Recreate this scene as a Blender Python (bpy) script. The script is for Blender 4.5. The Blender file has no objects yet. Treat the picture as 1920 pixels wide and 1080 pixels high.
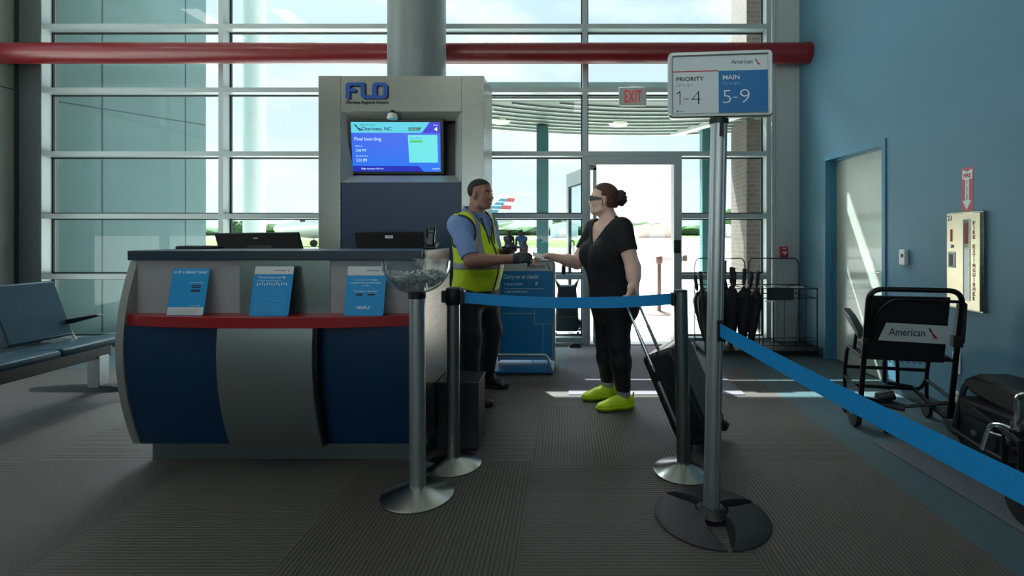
import bpy, bmesh, math, random
import numpy as np
from mathutils import Vector, Matrix
PI = math.pi
random.seed(7)
C = bpy.context.scene.collection
S = bpy.context.scene

# ------------------------------------------------------------------ camera, sky, sun, exposure
F, CX, CY, H = 930.0, 1060.0, 438.0, 1.30      # focal length / principal point in pixels of the 1920x1080 frame, eye height
cd = bpy.data.cameras.new('camera'); cam = bpy.data.objects.new('camera', cd); C.objects.link(cam)
cd.sensor_width = 36.0; cd.lens = F / 1920 * 36.0
cd.shift_x = -(CX - 960) / 1920; cd.shift_y = -(540 - CY) / 1920
cd.clip_start = 0.05; cd.clip_end = 3000
cam.location = (0, 0, H); cam.rotation_euler = (PI / 2, 0, 0)
S.camera = cam
S.view_settings.view_transform = 'Standard'; S.view_settings.look = 'None'
S.view_settings.gamma = 1.0; S.view_settings.use_curve_mapping = False
S.view_settings.exposure = 0.22
S.cycles.use_denoising = True
S.cycles.max_bounces = 10; S.cycles.transparent_max_bounces = 24
S.cycles.sample_clamp_indirect = 6.0
S.cycles.caustics_reflective = False; S.cycles.caustics_refractive = False

SKY_STRENGTH = 1.08
ADDED_SKY_GLOW = 78.0
SUN_STRENGTH = 20.0
SUN_RAY = Vector((0.27, -0.475, -0.85))          # the way the sunlight travels

def world():
    w = bpy.data.worlds.new('sky'); S.world = w; w.use_nodes = True
    nt = w.node_tree; nt.nodes.clear()
    N = nt.nodes.new; L = nt.links.new
    tc = N('ShaderNodeTexCoord'); mp = N('ShaderNodeMapping'); mp.inputs['Scale'].default_value = (1.0, 1.0, 2.6)
    L(tc.outputs['Generated'], mp.inputs['Vector'])
    no = N('ShaderNodeTexNoise'); no.inputs['Scale'].default_value = 3.2; no.inputs['Detail'].default_value = 8; no.inputs['Roughness'].default_value = 0.55
    L(mp.outputs[0], no.inputs['Vector'])
    cr = N('ShaderNodeValToRGB'); cr.color_ramp.elements[0].position = 0.44; cr.color_ramp.elements[1].position = 0.60
    L(no.outputs[0], cr.inputs[0])
    sp = N('ShaderNodeSeparateXYZ'); L(tc.outputs['Generated'], sp.inputs[0])
    gr = N('ShaderNodeValToRGB')
    gr.color_ramp.elements[0].position = 0.0; gr.color_ramp.elements[0].color = (0.92, 0.96, 1.0, 1)
    gr.color_ramp.elements[1].position = 0.75; gr.color_ramp.elements[1].color = (0.52, 0.70, 1.0, 1)
    L(sp.outputs['Z'], gr.inputs[0])
    mx = N('ShaderNodeMix'); mx.data_type = 'RGBA'
    L(cr.outputs[0], mx.inputs[0]); L(gr.outputs[0], mx.inputs[6]); mx.inputs[7].default_value = (1.04, 1.05, 1.08, 1)
    # extra glow added around the sun, above the view, to brighten the left floor
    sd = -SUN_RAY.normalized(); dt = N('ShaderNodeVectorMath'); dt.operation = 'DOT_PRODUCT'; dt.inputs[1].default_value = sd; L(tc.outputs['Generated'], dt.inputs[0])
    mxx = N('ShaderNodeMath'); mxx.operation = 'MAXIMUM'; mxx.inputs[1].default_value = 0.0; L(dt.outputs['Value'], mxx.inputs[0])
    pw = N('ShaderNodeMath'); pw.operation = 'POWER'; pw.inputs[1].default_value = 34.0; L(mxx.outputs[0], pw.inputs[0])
    gl = N('ShaderNodeMath'); gl.operation = 'MULTIPLY'; gl.inputs[1].default_value = ADDED_SKY_GLOW; L(pw.outputs[0], gl.inputs[0])
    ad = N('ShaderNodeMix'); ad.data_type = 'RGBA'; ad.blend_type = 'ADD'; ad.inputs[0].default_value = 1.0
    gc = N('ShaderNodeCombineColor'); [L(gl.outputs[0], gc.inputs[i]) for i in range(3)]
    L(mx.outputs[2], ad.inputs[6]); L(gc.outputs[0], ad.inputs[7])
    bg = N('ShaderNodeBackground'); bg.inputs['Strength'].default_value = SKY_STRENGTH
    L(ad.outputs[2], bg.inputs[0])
    o = N('ShaderNodeOutputWorld'); L(bg.outputs[0], o.inputs[0])
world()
sl = bpy.data.lights.new('sun', 'SUN'); sl.energy = SUN_STRENGTH; sl.angle = math.radians(0.5); sl.color = (1.0, 0.97, 0.92)
sun = bpy.data.objects.new('sun', sl); C.objects.link(sun)
sun.rotation_euler = SUN_RAY.to_track_quat('-Z', 'Y').to_euler(); sun.location = (-6, 30, 30)
LAMP_STRENGTH = 6.0                              # ceiling luminaires of the hall (built with the ceiling)

# ------------------------------------------------------------------ helpers
def P(px, py, Y):                                # a point of the place: seen at (px, py), Y metres into the room
    return Vector(((px - CX) / F * Y, Y, H - (py - CY) / F * Y))
def lin(h):
    h = h.lstrip('#'); out = []
    for i in (0, 2, 4):
        c = int(h[i:i + 2], 16) / 255
        out.append(c / 12.92 if c <= 0.04045 else ((c + 0.055) / 1.055) ** 2.4)
    return (*out, 1.0)
MATS = {}
def pm(name, col, rough=0.5, metal=0.0, var=0.08, scale=12.0, bump=0.0, bscale=200.0, stretch=None, spec=0.5, coat=0.0, bdist=0.004, emit=None, estr=0.0):
    if name in MATS: return MATS[name]
    m = bpy.data.materials.new(name); m.use_nodes = True
    nt = m.node_tree; b = nt.nodes['Principled BSDF']; N = nt.nodes.new; L = nt.links.new
    c = lin(col) if isinstance(col, str) else (*col, 1.0)
    tc = N('ShaderNodeTexCoord'); src = tc.outputs['Object']
    if stretch:
        mp = N('ShaderNodeMapping'); mp.inputs['Scale'].default_value = stretch; L(src, mp.inputs[0]); src = mp.outputs[0]
    no = N('ShaderNodeTexNoise'); no.inputs['Scale'].default_value = scale; no.inputs['Detail'].default_value = 4
    L(src, no.inputs['Vector'])
    mx = N('ShaderNodeMix'); mx.data_type = 'RGBA'
    mx.inputs[6].default_value = tuple(max(0, v * (1 - var)) for v in c[:3]) + (1,)
    mx.inputs[7].default_value = tuple(min(1, v * (1 + var)) for v in c[:3]) + (1,)
    L(no.outputs[0], mx.inputs[0]); L(mx.outputs[2], b.inputs['Base Color'])
    b.inputs['Roughness'].default_value = rough; b.inputs['Metallic'].default_value = metal
    b.inputs['Specular IOR Level'].default_value = spec; b.inputs['Coat Weight'].default_value = coat
    if stretch and metal:
        mr = N('ShaderNodeMapRange'); mr.inputs[3].default_value = rough * 0.97; mr.inputs[4].default_value = rough * 1.04
        L(no.outputs[0], mr.inputs[0]); L(mr.outputs[0], b.inputs['Roughness'])
    if bump:
        n2 = N('ShaderNodeTexNoise'); n2.inputs['Scale'].default_value = bscale; L(src, n2.inputs['Vector'])
        bp = N('ShaderNodeBump'); bp.inputs['Strength'].default_value = bump; bp.inputs['Distance'].default_value = bdist
        L(n2.outputs[0], bp.inputs['Height']); L(bp.outputs[0], b.inputs['Normal'])
    if emit:
        b.inputs['Emission Color'].default_value = lin(emit); b.inputs['Emission Strength'].default_value = estr
    MATS[name] = m
    return m
def glass_mat(name, tint, refl=1.0, rough=0.0):
    if name in MATS: return MATS[name]
    m = bpy.data.materials.new(name); m.use_nodes = True; nt = m.node_tree; nt.nodes.clear(); N = nt.nodes.new; L = nt.links.new
    t = N('ShaderNodeBsdfTransparent'); t.inputs[0].default_value = (*tint, 1)
    g = N('ShaderNodeBsdfGlossy'); g.inputs['Roughness'].default_value = rough
    lw = N('ShaderNodeLayerWeight'); po = N('ShaderNodeMath'); po.operation = 'POWER'; L(lw.outputs['Facing'], po.inputs[0]); po.inputs[1].default_value = 5.0
    mu = N('ShaderNodeMath'); mu.operation = 'MULTIPLY_ADD'; L(po.outputs[0], mu.inputs[0]); mu.inputs[1].default_value = 0.9 * refl; mu.inputs[2].default_value = 0.04 * refl
    mx = N('ShaderNodeMixShader'); L(mu.outputs[0], mx.inputs[0]); L(t.outputs[0], mx.inputs[1]); L(g.outputs[0], mx.inputs[2])
    o = N('ShaderNodeOutputMaterial'); L(mx.outputs[0], o.inputs[0])
    MATS[name] = m; return m

ROOT = {}                                        # where each thing's base stands, for parts modelled in room coordinates
def tag(o, label=None, cat=None, group=None, kind=None):
    if label: o['label'] = label
    if cat: o['category'] = cat
    if group: o['group'] = group
    if kind: o['kind'] = kind
    return o
def thing(name, label, cat, loc=(0, 0, 0), rz=0, group=None, kind=None):
    o = bpy.data.objects.new(name, None); C.objects.link(o); o.empty_display_size = 0.05
    o.location = loc; o.rotation_euler = (0, 0, rz); ROOT[o.name] = (Vector(loc), rz)
    return tag(o, label, cat, group, kind)
def root_of(o):
    while o.parent: o = o.parent
    return o

class MB:
    def __init__(s): s.v = []; s.f = []
    def add(s, vs, fs):
        n = len(s.v); s.v += [tuple(v) for v in vs]; s.f += [tuple(i + n for i in f) for f in fs]; return s
    def box(s, x0, x1, y0, y1, z0, z1):
        vs = [(x, y, z) for x in (x0, x1) for y in (y0, y1) for z in (z0, z1)]
        return s.add(vs, [(0, 1, 3, 2), (4, 6, 7, 5), (0, 4, 5, 1), (2, 3, 7, 6), (0, 2, 6, 4), (1, 5, 7, 3)])
    def obox(s, c, ax, ay, az, hx, hy, hz):      # oriented box
        c = Vector(c); ax, ay, az = Vector(ax), Vector(ay), Vector(az)
        vs = [c + ax * (hx * i) + ay * (hy * j) + az * (hz * k) for i in (-1, 1) for j in (-1, 1) for k in (-1, 1)]
        return s.add(vs, [(0, 1, 3, 2), (4, 6, 7, 5), (0, 4, 5, 1), (2, 3, 7, 6), (0, 2, 6, 4), (1, 5, 7, 3)])
    def rings(s, rings, close=False, caps=True):
        n = len(rings[0]); vs = [p for r in rings for p in r]; fs = []
        m = len(rings)
        for i in range(m if close else m - 1):
            a = i * n; b = ((i + 1) % m) * n
            for j in range(n):
                k = (j + 1) % n; fs.append((a + j, a + k, b + k, b + j))
        if caps and not close:
            fs.append(tuple(range(n))[::-1]); fs.append(tuple((m - 1) * n + j for j in range(n)))
        return s.add(vs, fs)
    def tube(s, pts, r, n=10, close=False, caps=True):
        pts = [Vector(p) for p in pts]; m = len(pts); rs = r if isinstance(r, (list, tuple)) else [r] * m
        T = []
        for i in range(m):
            if close: t = pts[(i + 1) % m] - pts[i - 1]
            else: t = pts[min(i + 1, m - 1)] - pts[max(i - 1, 0)]
            T.append(t.normalized())
        u = Vector((0, 0, 1)) if abs(T[0].z) < 0.9 else Vector((1, 0, 0))
        u = (u - T[0] * u.dot(T[0])).normalized(); rings = []
        for i in range(m):
            u = (u - T[i] * u.dot(T[i])).normalized(); w = T[i].cross(u)
            rings.append([pts[i] + (u * math.cos(2 * PI * j / n) + w * math.sin(2 * PI * j / n)) * rs[i] for j in range(n)])
        return s.rings(rings, close, caps)
    def lathe(s, prof, c=(0, 0, 0), n=32, axis='z'):
        rings = []
        for r, z in prof:
            r = max(r, 1e-5)
            rings.append([(c[0] + r * math.cos(2 * PI * j / n), c[1] + r * math.sin(2 * PI * j / n), c[2] + z) for j in range(n)])
        return s.rings(rings)
    def prism(s, poly, ext):                     # planar 3-D polygon pushed along ext
        ext = Vector(ext); a = [Vector(p) for p in poly]; b = [p + ext for p in a]; n = len(a)
        fs = [tuple(range(n)), tuple(range(2 * n - 1, n - 1, -1))] + [(i, n + i, n + (i + 1) % n, (i + 1) % n) for i in range(n)]
        return s.add(a + b, fs)
    def plate(s, o, ax, ay, poly, th=0.001):     # 2-D polygon on the plane o + x*ax + y*ay, raised th towards ax x ay
        o, ax, ay = Vector(o), Vector(ax), Vector(ay); n = ax.cross(ay).normalized()
        return s.prism([o + ax * x + ay * y for x, y in poly], n * th)
    def rect(s, o, ax, ay, x, y, w, h, th=0.001): return s.plate(o, ax, ay, [(x, y), (x + w, y), (x + w, y + h), (x, y + h)], th)
    def text(s, txt, o, ax, ay, x, y, w, h, th=0.001, bold=0.0, res=3):
        o, ax, ay = Vector(o), Vector(ax), Vector(ay); n = ax.cross(ay).normalized()
        cu = bpy.data.curves.new('t', 'FONT'); cu.body = txt; cu.extrude = 0.01; cu.offset = bold; cu.resolution_u = res
        ob = bpy.data.objects.new('t', cu); me = ob.to_mesh()
        vs = np.array([v.co[:] for v in me.vertices]); fs = [tuple(p.vertices) for p in me.polygons]
        lo, hi = vs.min(0), vs.max(0); q = (vs - lo) / np.maximum(hi - lo, 1e-6)
        s.add([o + ax * (x + a * w) + ay * (y + b * h) + n * (c * th) for a, b, c in q], fs)
        ob.to_mesh_clear(); bpy.data.objects.remove(ob); bpy.data.curves.remove(cu); return s
    def build(s, name, m, parent=None, world=True, bevel=0.0, seg=2, smooth=True, angle=35, sub=0):
        me = bpy.data.meshes.new(name); vs = s.v
        if parent is not None and world:
            loc, rz = ROOT[root_of(parent).name]
            R = Matrix.Rotation(-rz, 3, 'Z'); vs = [R @ (Vector(v) - loc) for v in vs]
        me.from_pydata([tuple(v) for v in vs], [], s.f)
        bm = bmesh.new(); bm.from_mesh(me); bmesh.ops.remove_doubles(bm, verts=bm.verts, dist=1e-5)
        bmesh.ops.recalc_face_normals(bm, faces=bm.faces); bm.to_mesh(me); bm.free()
        if smooth:
            me.polygons.foreach_set('use_smooth', [True] * len(me.polygons)); me.set_sharp_from_angle(angle=math.radians(angle))
        me.materials.append(m)
        o = bpy.data.objects.new(name, me); C.objects.link(o)
        if parent is not None: o.parent = parent
        if bevel:
            b = o.modifiers.new('bevel', 'BEVEL'); b.width = bevel; b.segments = seg; b.limit_method = 'ANGLE'; b.angle_limit = math.radians(40)
        if sub:
            b = o.modifiers.new('sub', 'SUBSURF'); b.levels = sub; b.render_levels = sub
        return o
def copy_tree(o, parent=None):
    c = o.copy(); C.objects.link(c)
    if parent is not None: c.parent = parent
    for ch in list(o.children): copy_tree(ch, c)
    return c
def arc(c, r, a0, a1, n, ax=(1, 0, 0), ay=(0, 0, 1)):
    c, ax, ay = Vector(c), Vector(ax), Vector(ay)
    return [c + ax * (r * math.cos(math.radians(a0 + (a1 - a0) * i / n))) + ay * (r * math.sin(math.radians(a0 + (a1 - a0) * i / n))) for i in range(n + 1)]
def bend(pts, r=0.04, n=5):                      # round the corners of a polyline
    pts = [Vector(p) for p in pts]; out = [pts[0]]
    for i in range(1, len(pts) - 1):
        a, b, c = pts[i - 1], pts[i], pts[i + 1]
        d1, d2 = (a - b), (c - b); q = min(r, d1.length * 0.45, d2.length * 0.45)
        p0, p2 = b + d1.normalized() * q, b + d2.normalized() * q
        for k in range(n + 1):
            t = k / n; out.append(p0 * (1 - t) ** 2 + b * (2 * t * (1 - t)) + p2 * t * t)
    out.append(pts[-1]); return out
X_, Y_, Z_ = Vector((1, 0, 0)), Vector((0, 1, 0)), Vector((0, 0, 1))
def logo_mark(dark, red, o, ax, ay, x, y, w, h, th=0.001):   # the slanted two-piece tail mark, upper left dark, lower right red
    if dark is not None: dark.plate(o, ax, ay, [(x, y + h), (x + w * .22, y + h * .92), (x + w * .52, y + h * .5), (x + w * .28, y + h * .55)], th)
    if red is not None: red.plate(o, ax, ay, [(x + w * .30, y + h * .5), (x + w * .56, y + h * .46), (x + w, y + h * .02), (x + w * .66, y)], th)
# ------------------------------------------------------------------ materials
M_frame = pm('window_aluminium', '#a6b0b0', 0.40, 0.25, 0.05)
M_gasket = pm('black_gasket', '#12181a', 0.6)
M_steel = pm('brushed_steel', '#9a9c95', 0.27, 0.95, 0.012, 8.0, stretch=(1, 1, 90))
M_steelh = pm('brushed_steel_panel', '#9a9c95', 0.30, 0.95, 0.012, 8.0, stretch=(90, 1, 1))
M_chrome = pm('chrome', '#c8ccd0', 0.12, 1.0, 0.02)
M_alu = pm('satin_aluminium', '#b2b8b8', 0.38, 0.9, 0.03)
M_black = pm('black_plastic', '#0f1113', 0.42)
M_rubber = pm('black_rubber', '#16181b', 0.55, 0, 0.1, 30, 0.15, 300)
M_blackmetal = pm('black_painted_metal', '#0b0c0e', 0.35)
M_white = pm('white_plastic', '#d6d8d8', 0.4)
M_ink = pm('dark_ink', '#25323c', 0.6)
M_whiteink = pm('white_ink', '#e6ecf0', 0.6)
M_red = pm('red_ink', '#b2222c', 0.6)
M_blueink = pm('blue_ink', '#134a8e', 0.6)
M_navy = pm('navy_laminate', '#112d3d', 0.38, 0, 0.06)
M_deepblue = pm('deep_blue_laminate', '#073052', 0.32, 0, 0.05)
M_redlam = pm('red_laminate', '#9a1d24', 0.3, 0, 0.05)
M_greylam = pm('grey_laminate', '#a3a1a3', 0.5, 0, 0.05)
M_wallblue = pm('blue_wall_paint', '#4b768b', 0.5, 0, 0.03, 6, 0.08, 160)
M_wallgrey = pm('grey_wall_panel', '#7b827e', 0.55, 0, 0.03)
M_wallpale = pm('pale_wall_paint', '#b8bcb8', 0.7, 0, 0.03)
M_jamb = pm('grey_column_paint', '#b0b8b8', 0.5, 0.2, 0.04)
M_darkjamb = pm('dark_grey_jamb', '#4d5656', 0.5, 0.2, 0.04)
M_redtube = pm('red_pipe_paint', '#74121a', 0.33, 0, 0.05, coat=0.1)
M_concrete = pm('apron_concrete', '#b9b6b0', 0.85, 0, 0.08, 0.6)
M_skin_d = pm('dark_brown_skin', '#976a58', 0.45, 0, 0.12, 25)
M_skin_l = pm('fair_skin', '#ecc0ae', 0.45, 0, 0.10, 25)
M_glass = glass_mat('green_tinted_glass', (0.76, 0.895, 0.90), 0.9)
M_glass_out = glass_mat('green_tinted_door_glass', (0.74, 0.90, 0.88), 0.9)
M_sky_blue = pm('sky_blue_card', '#0b96d8', 0.45, 0, 0.04)
M_belt = pm('blue_belt_webbing', '#0a93dc', 0.55, 0, 0.06, 60)

# ------------------------------------------------------------------ floor: carpet tiles laid quarter-turn, plain teal border
def carpet():
    m = bpy.data.materials.new('carpet_tiles'); m.use_nodes = True; nt = m.node_tree; N = nt.nodes.new; L = nt.links.new
    b = nt.nodes['Principled BSDF']; b.inputs['Roughness'].default_value = 0.55; b.inputs['Specular IOR Level'].default_value = 0.35; b.inputs['Sheen Weight'].default_value = 0.08
    ge = N('ShaderNodeNewGeometry'); sp = N('ShaderNodeSeparateXYZ'); L(ge.outputs['Position'], sp.inputs[0])
    def ma(op, a, b_=None):
        n = N('ShaderNodeMath'); n.operation = op
        for i, q in enumerate((a, b_)):
            if q is None: continue
            if isinstance(q, (int, float)): n.inputs[i].default_value = q
            else: L(q, n.inputs[i])
        return n.outputs[0]
    x, y = sp.outputs['X'], sp.outputs['Y']
    i = ma('FLOOR', ma('DIVIDE', ma('SUBTRACT', x, 1.72), 0.952)); j = ma('FLOOR', ma('DIVIDE', ma('SUBTRACT', y, 2.822), 0.94))
    par = ma('PINGPONG', ma('ADD', i, j), 1.0)          # 0: ribs run along Y, 1: along X
    co = ma('ADD', ma('MULTIPLY', x, ma('SUBTRACT', 1.0, par)), ma('MULTIPLY', y, par))
    wob = N('ShaderNodeTexNoise'); wob.inputs['Scale'].default_value = 40; L(ge.outputs['Position'], wob.inputs['Vector'])
    st = ma('SINE', ma('ADD', ma('MULTIPLY', co, 2 * PI / 0.0195), ma('MULTIPLY', wob.outputs[0], 1.6)))
    s01 = ma('ADD', ma('MULTIPLY', st, 0.5), 0.5)
    fine = N('ShaderNodeTexNoise'); fine.inputs['Scale'].default_value = 260; fine.inputs['Detail'].default_value = 3; L(ge.outputs['Position'], fine.inputs['Vector'])
    cr = N('ShaderNodeMix'); cr.data_type = 'RGBA'; cr.inputs[6].default_value = lin('#3a3530'); cr.inputs[7].default_value = lin('#605852'); L(s01, cr.inputs[0])
    tv = N('ShaderNodeMix'); tv.data_type = 'RGBA'; tv.blend_type = 'MULTIPLY'; tv.inputs[0].default_value = 0.45
    L(cr.outputs[2], tv.inputs[6]); L(fine.outputs[0], tv.inputs[7])
    # slight lot-to-lot difference between tiles
    wn = N('ShaderNodeTexWhiteNoise'); wn.noise_dimensions = '2D'; cb = N('ShaderNodeCombineXYZ'); L(i, cb.inputs[0]); L(j, cb.inputs[1]); L(cb.outputs[0], wn.inputs['Vector'])
    br = N('ShaderNodeBrightContrast'); L(tv.outputs[2], br.inputs[0]); L(ma('MULTIPLY', ma('SUBTRACT', wn.outputs[0], 0.5), 0.02), br.inputs['Bright'])
    teal = N('ShaderNodeMix'); teal.data_type = 'RGBA'; teal.inputs[6].default_value = lin('#2d4248'); teal.inputs[7].default_value = lin('#3c545b'); L(fine.outputs[0], teal.inputs[0])
    sel = ma('MAXIMUM', ma('GREATER_THAN', x, 1.72), ma('GREATER_THAN', y, 4.80))
    fx = N('ShaderNodeMix'); fx.data_type = 'RGBA'; L(sel, fx.inputs[0]); L(br.outputs[0], fx.inputs[6]); L(teal.outputs[2], fx.inputs[7])
    L(fx.outputs[2], b.inputs['Base Color'])
    hh = ma('ADD', ma('MULTIPLY', s01, ma('SUBTRACT', 1.0, sel)), ma('MULTIPLY', fine.outputs[0], 0.6))
    bp = N('ShaderNodeBump'); bp.inputs['Strength'].default_value = 0.5; bp.inputs['Distance'].default_value = 0.004; L(hh, bp.inputs['Height']); L(bp.outputs[0], b.inputs['Normal'])
    return m
M_carpet = carpet()

XW, YW, XL, YB, ZC = 2.70, 5.75, -6.37, -4.5, 4.9      # right wall, window wall, left wall, wall behind the camera, ceiling
def struct(name, mb, m, **k): return tag(mb.build(name, m, **k), kind='structure')
struct('floor', MB().box(XL, 2.95, YB, 5.95, -0.12, 0.0), M_carpet)
struct('ceiling', MB().box(XL - .2, XW + .3, YB - .2, 6.69, ZC, ZC + .25), M_wallpale)
rw = MB(); rw.box(XL - .2, -5.9, YB - .2, YB, 0, ZC); rw.box(1.9, XW + .3, YB - .2, YB, 0, ZC); rw.box(-5.9, 1.9, YB - .2, YB, 0, .9); rw.box(-5.9, 1.9, YB - .2, YB, 4.0, ZC); struct('wall_rear', rw, M_wallpale)
wl = MB(); wl.box(XL - .2, XL, YB, 1.2, 0, ZC); wl.box(XL - .2, XL, 5.08, YW + .18, 0, ZC); wl.box(XL - .2, XL, 1.2, 5.08, 0, .25); wl.box(XL - .2, XL, 1.2, 5.08, 4.6, ZC)
struct('wall_left', wl, M_wallgrey)
sj = MB(); sj.box(XL - .001, XL + .004, 5.36, YW, 2.957, 2.967); struct('trim_1', sj, M_gasket)
# right wall with a recessed door opening
DY0, DY1, DZ = 4.215, 5.135, 2.055
wr = MB()
wr.box(XW, XW + .3, YB, DY0, 0, ZC); wr.box(XW, XW + .3, DY1, YW + .18, 0, ZC); wr.box(XW, XW + .3, DY0, DY1, DZ, ZC)
struct('wall_right', wr, M_wallblue)
bb = MB(); bb.box(XW - .012, XW, YB, DY0 - .06, 0, .10); bb.box(XW - .012, XW, DY1 + .06, YW, 0, .10)
struct('baseboard_right', bb, pm('teal_baseboard', '#1c3640', 0.5), bevel=.003)
d1 = thing('door_1', 'pale flush door in a blue frame set back in the blue wall', 'door', (XW + .12, (DY0 + DY1) / 2, 0), kind='structure')
fr = MB()
fr.box(XW - .012, XW + .13, DY0 - .045, DY0 + .004, 0, DZ + .05); fr.box(XW - .012, XW + .13, DY1 - .004, DY1 + .045, 0, DZ + .05); fr.box(XW - .012, XW + .13, DY0, DY1, DZ - .004, DZ + .05)
fr.box(XW + .06, XW + .10, DY0, DY0 + .015, 0, DZ); fr.box(XW + .06, XW + .10, DY1 - .015, DY1, 0, DZ); fr.box(XW + .06, XW + .10, DY0, DY1, DZ - .015, DZ)
fr.build('frame', pm('blue_door_frame', '#3c7894', 0.4), d1, bevel=.003)
leaf1 = MB().box(XW + .10, XW + .145, DY0 + .004, DY1 - .004, .008, DZ - .004).build('leaf', pm('pale_door_laminate', '#aeb6ab', 0.22, 0, 0.08, 3, stretch=(1, 6, .4), coat=0.3), d1)
MB().box(XW + .15, XW + .29, DY0, DY1, 0, DZ).build('backing', M_wallpale, d1)
hd = MB(); hd.tube([(XW + .10, DY0 + .08, .955), (XW + .055, DY0 + .08, .955)], .011); hd.tube([(XW + .058, DY0 + .07, .955), (XW + .058, DY0 + .19, .955)], .010); hd.lathe([(.026, 0), (.026, .008)], (0, 0, 0), 20)
hv = hd.v; k = 20 * 2
hd.v = hv[:-k] + [(XW + .10 - z, DY0 + .08 + x, .955 + y) for x, y, z in hv[-k:]]
hd.build('handle', M_chrome, leaf1)

# ------------------------------------------------------------------ curtain wall
ZM = [0.065, 0.800, 1.504, 2.227, 2.966, 3.705, 4.44]         # transom centres
XM = [-6.10, -3.995, -1.885, 0.229, 2.36]                     # mullion centres
MW, MD = 0.028, 0.13                                            # half face width, depth
YG = YW + MD
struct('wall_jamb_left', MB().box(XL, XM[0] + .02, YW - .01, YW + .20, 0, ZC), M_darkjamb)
struct('trim_2', MB().box(XL, XL + .045, YW - .022, YW - .01, 0, ZC), M_gasket)
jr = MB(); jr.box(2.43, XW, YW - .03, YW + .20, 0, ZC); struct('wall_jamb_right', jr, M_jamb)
jt = MB(); jt.box(2.405, 2.425, YW - .02, YW + .01, 0, ZC); jt.box(2.435, 2.447, YW - .036, YW - .03, 0, ZC); struct('trim_3', jt, M_frame)
def bay(n, x0, x1, zs, label, vl=True, vr=True):
    w = thing('window_%d' % n, label, 'window', ((x0 + x1) / 2, YG, zs[0]), kind='structure')
    f = MB(); g = MB(); p = MB()
    if vl: f.box(x0 - MW, x0 + MW, YW, YG + .03, zs[0] - MW, zs[-1] + MW)
    if vr: f.box(x1 - MW, x1 + MW, YW, YG + .03, zs[0] - MW, zs[-1] + MW)
    for z in zs: f.box(x0 + MW, x1 - MW, YW, YG + .03, z - MW, z + MW)
    for a, b in zip(zs[:-1], zs[1:]):
        X0, X1, Z0, Z1, q = x0 + MW, x1 - MW, a + MW, b - MW, .015
        g.box(X0, X0 + q, YG - .012, YG + .012, Z0, Z1); g.box(X1 - q, X1, YG - .012, YG + .012, Z0, Z1)
        g.box(X0, X1, YG - .012, YG + .012, Z0, Z0 + q); g.box(X0, X1, YG - .012, YG + .012, Z1 - q, Z1)
        p.box(X0 + .005, X1 - .005, YG - .004, YG + .004, Z0 + .005, Z1 - .005)
    f.build('frame', M_frame, w); g.build('gasket', M_gasket, w); pane(p, w)
    return w
def pane(p, w):                                                # single-surface sheets: keep only the room-side face of each box
    q = MB()
    for i in range(0, len(p.v), 8):
        v = p.v[i:i + 8]; q.add([v[0], v[4], v[5], v[1]], [(0, 1, 2, 3)])
    return q.build('glass', M_glass, w)
bay(1, XM[0], XM[1], ZM, 'left bay of the tall window wall with a grey building outside')
bay(2, XM[1], XM[2], ZM, 'second bay of the tall window wall with a round white column outside', vl=False)
bay(3, XM[2], XM[3], ZM, 'bay of the tall window wall between the steel kiosk and the open door', vl=False, vr=False)
bay(4, XM[3], XM[4], ZM[3:], 'upper bay of the tall window wall above the open door')
# door bay: header, jambs, side light
JX = 1.305                                                      # right door jamb
fb = thing('window_5', 'narrow side light between the open door and the blue wall', 'window', (1.9, YG, 0), kind='structure')
f = MB(); g = MB(); p = MB()
f.box(JX - .045, JX + .045, YW, YG + .03, 0, ZM[3] - MW)
f.box(XM[4] - MW, XM[4] + MW, YW, YG + .03, 0, ZM[3] - MW)
for z in ZM[:3]: f.box(JX + .045, XM[4] - MW, YW, YG + .03, z - MW, z + MW)
for a, b in zip(ZM[:3], ZM[1:4]):
    X0, X1, Z0, Z1, q = JX + .045, XM[4] - MW, a + MW, b - MW, .015
    g.box(X0, X0 + q, YG - .012, YG + .012, Z0, Z1); g.box(X1 - q, X1, YG - .012, YG + .012, Z0, Z1)
    g.box(X0, X1, YG - .012, YG + .012, Z0, Z0 + q); g.box(X0, X1, YG - .012, YG + .012, Z1 - q, Z1)
    p.box(X0 + .005, X1 - .005, YG - .004, YG + .004, Z0 + .005, Z1 - .005)
f.build('frame', M_frame, fb); g.build('gasket', M_gasket, fb); pane(p, fb)
rwn = thing('window_6', 'unseen wide window added in the rear wall to light the hall from behind the viewer', 'window', (-2, YB, .9), kind='structure')  # unseen rear window, added and sized to light surfaces facing the camera
f = MB()
for x in np.linspace(-5.9, 1.9, 6): f.box(x - .03, x + .03, YB - .14, YB - .02, .9, 4.0)
for z in (.93, 2.0, 3.0, 3.97): f.box(-5.9, 1.9, YB - .14, YB - .02, z - .03, z + .03)
f.build('frame', M_frame, rwn); MB().add([(-5.9, YB - .1, .9), (1.9, YB - .1, .9), (1.9, YB - .1, 4.0), (-5.9, YB - .1, 4.0)], [(0, 1, 2, 3)]).build('glass', M_glass, rwn)
lwn = thing('window_7', 'unseen window added in the left wall to light the floor on the left', 'window', (XL, 4.0, .25), kind='structure')  # made-up side window out of view, added as daylight for the left floor
f = MB()
for y in (1.23, 2.5, 3.77, 5.05): f.box(XL - .14, XL - .02, y - .03, y + .03, .25, 4.6)
for z in (.28, 1.5, 2.97, 4.57): f.box(XL - .14, XL - .02, 1.2, 5.08, z - .03, z + .03)
f.build('frame', M_frame, lwn); MB().add([(XL - .1, 1.2, .25), (XL - .1, 5.08, .25), (XL - .1, 5.08, 4.6), (XL - .1, 1.2, 4.6)], [(0, 1, 2, 3)]).build('glass', M_glass, lwn)
d2 = thing('door_2', 'open glass door leading out to the bright apron', 'door', (0.3, YG, 0), kind='structure')
f = MB()
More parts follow.
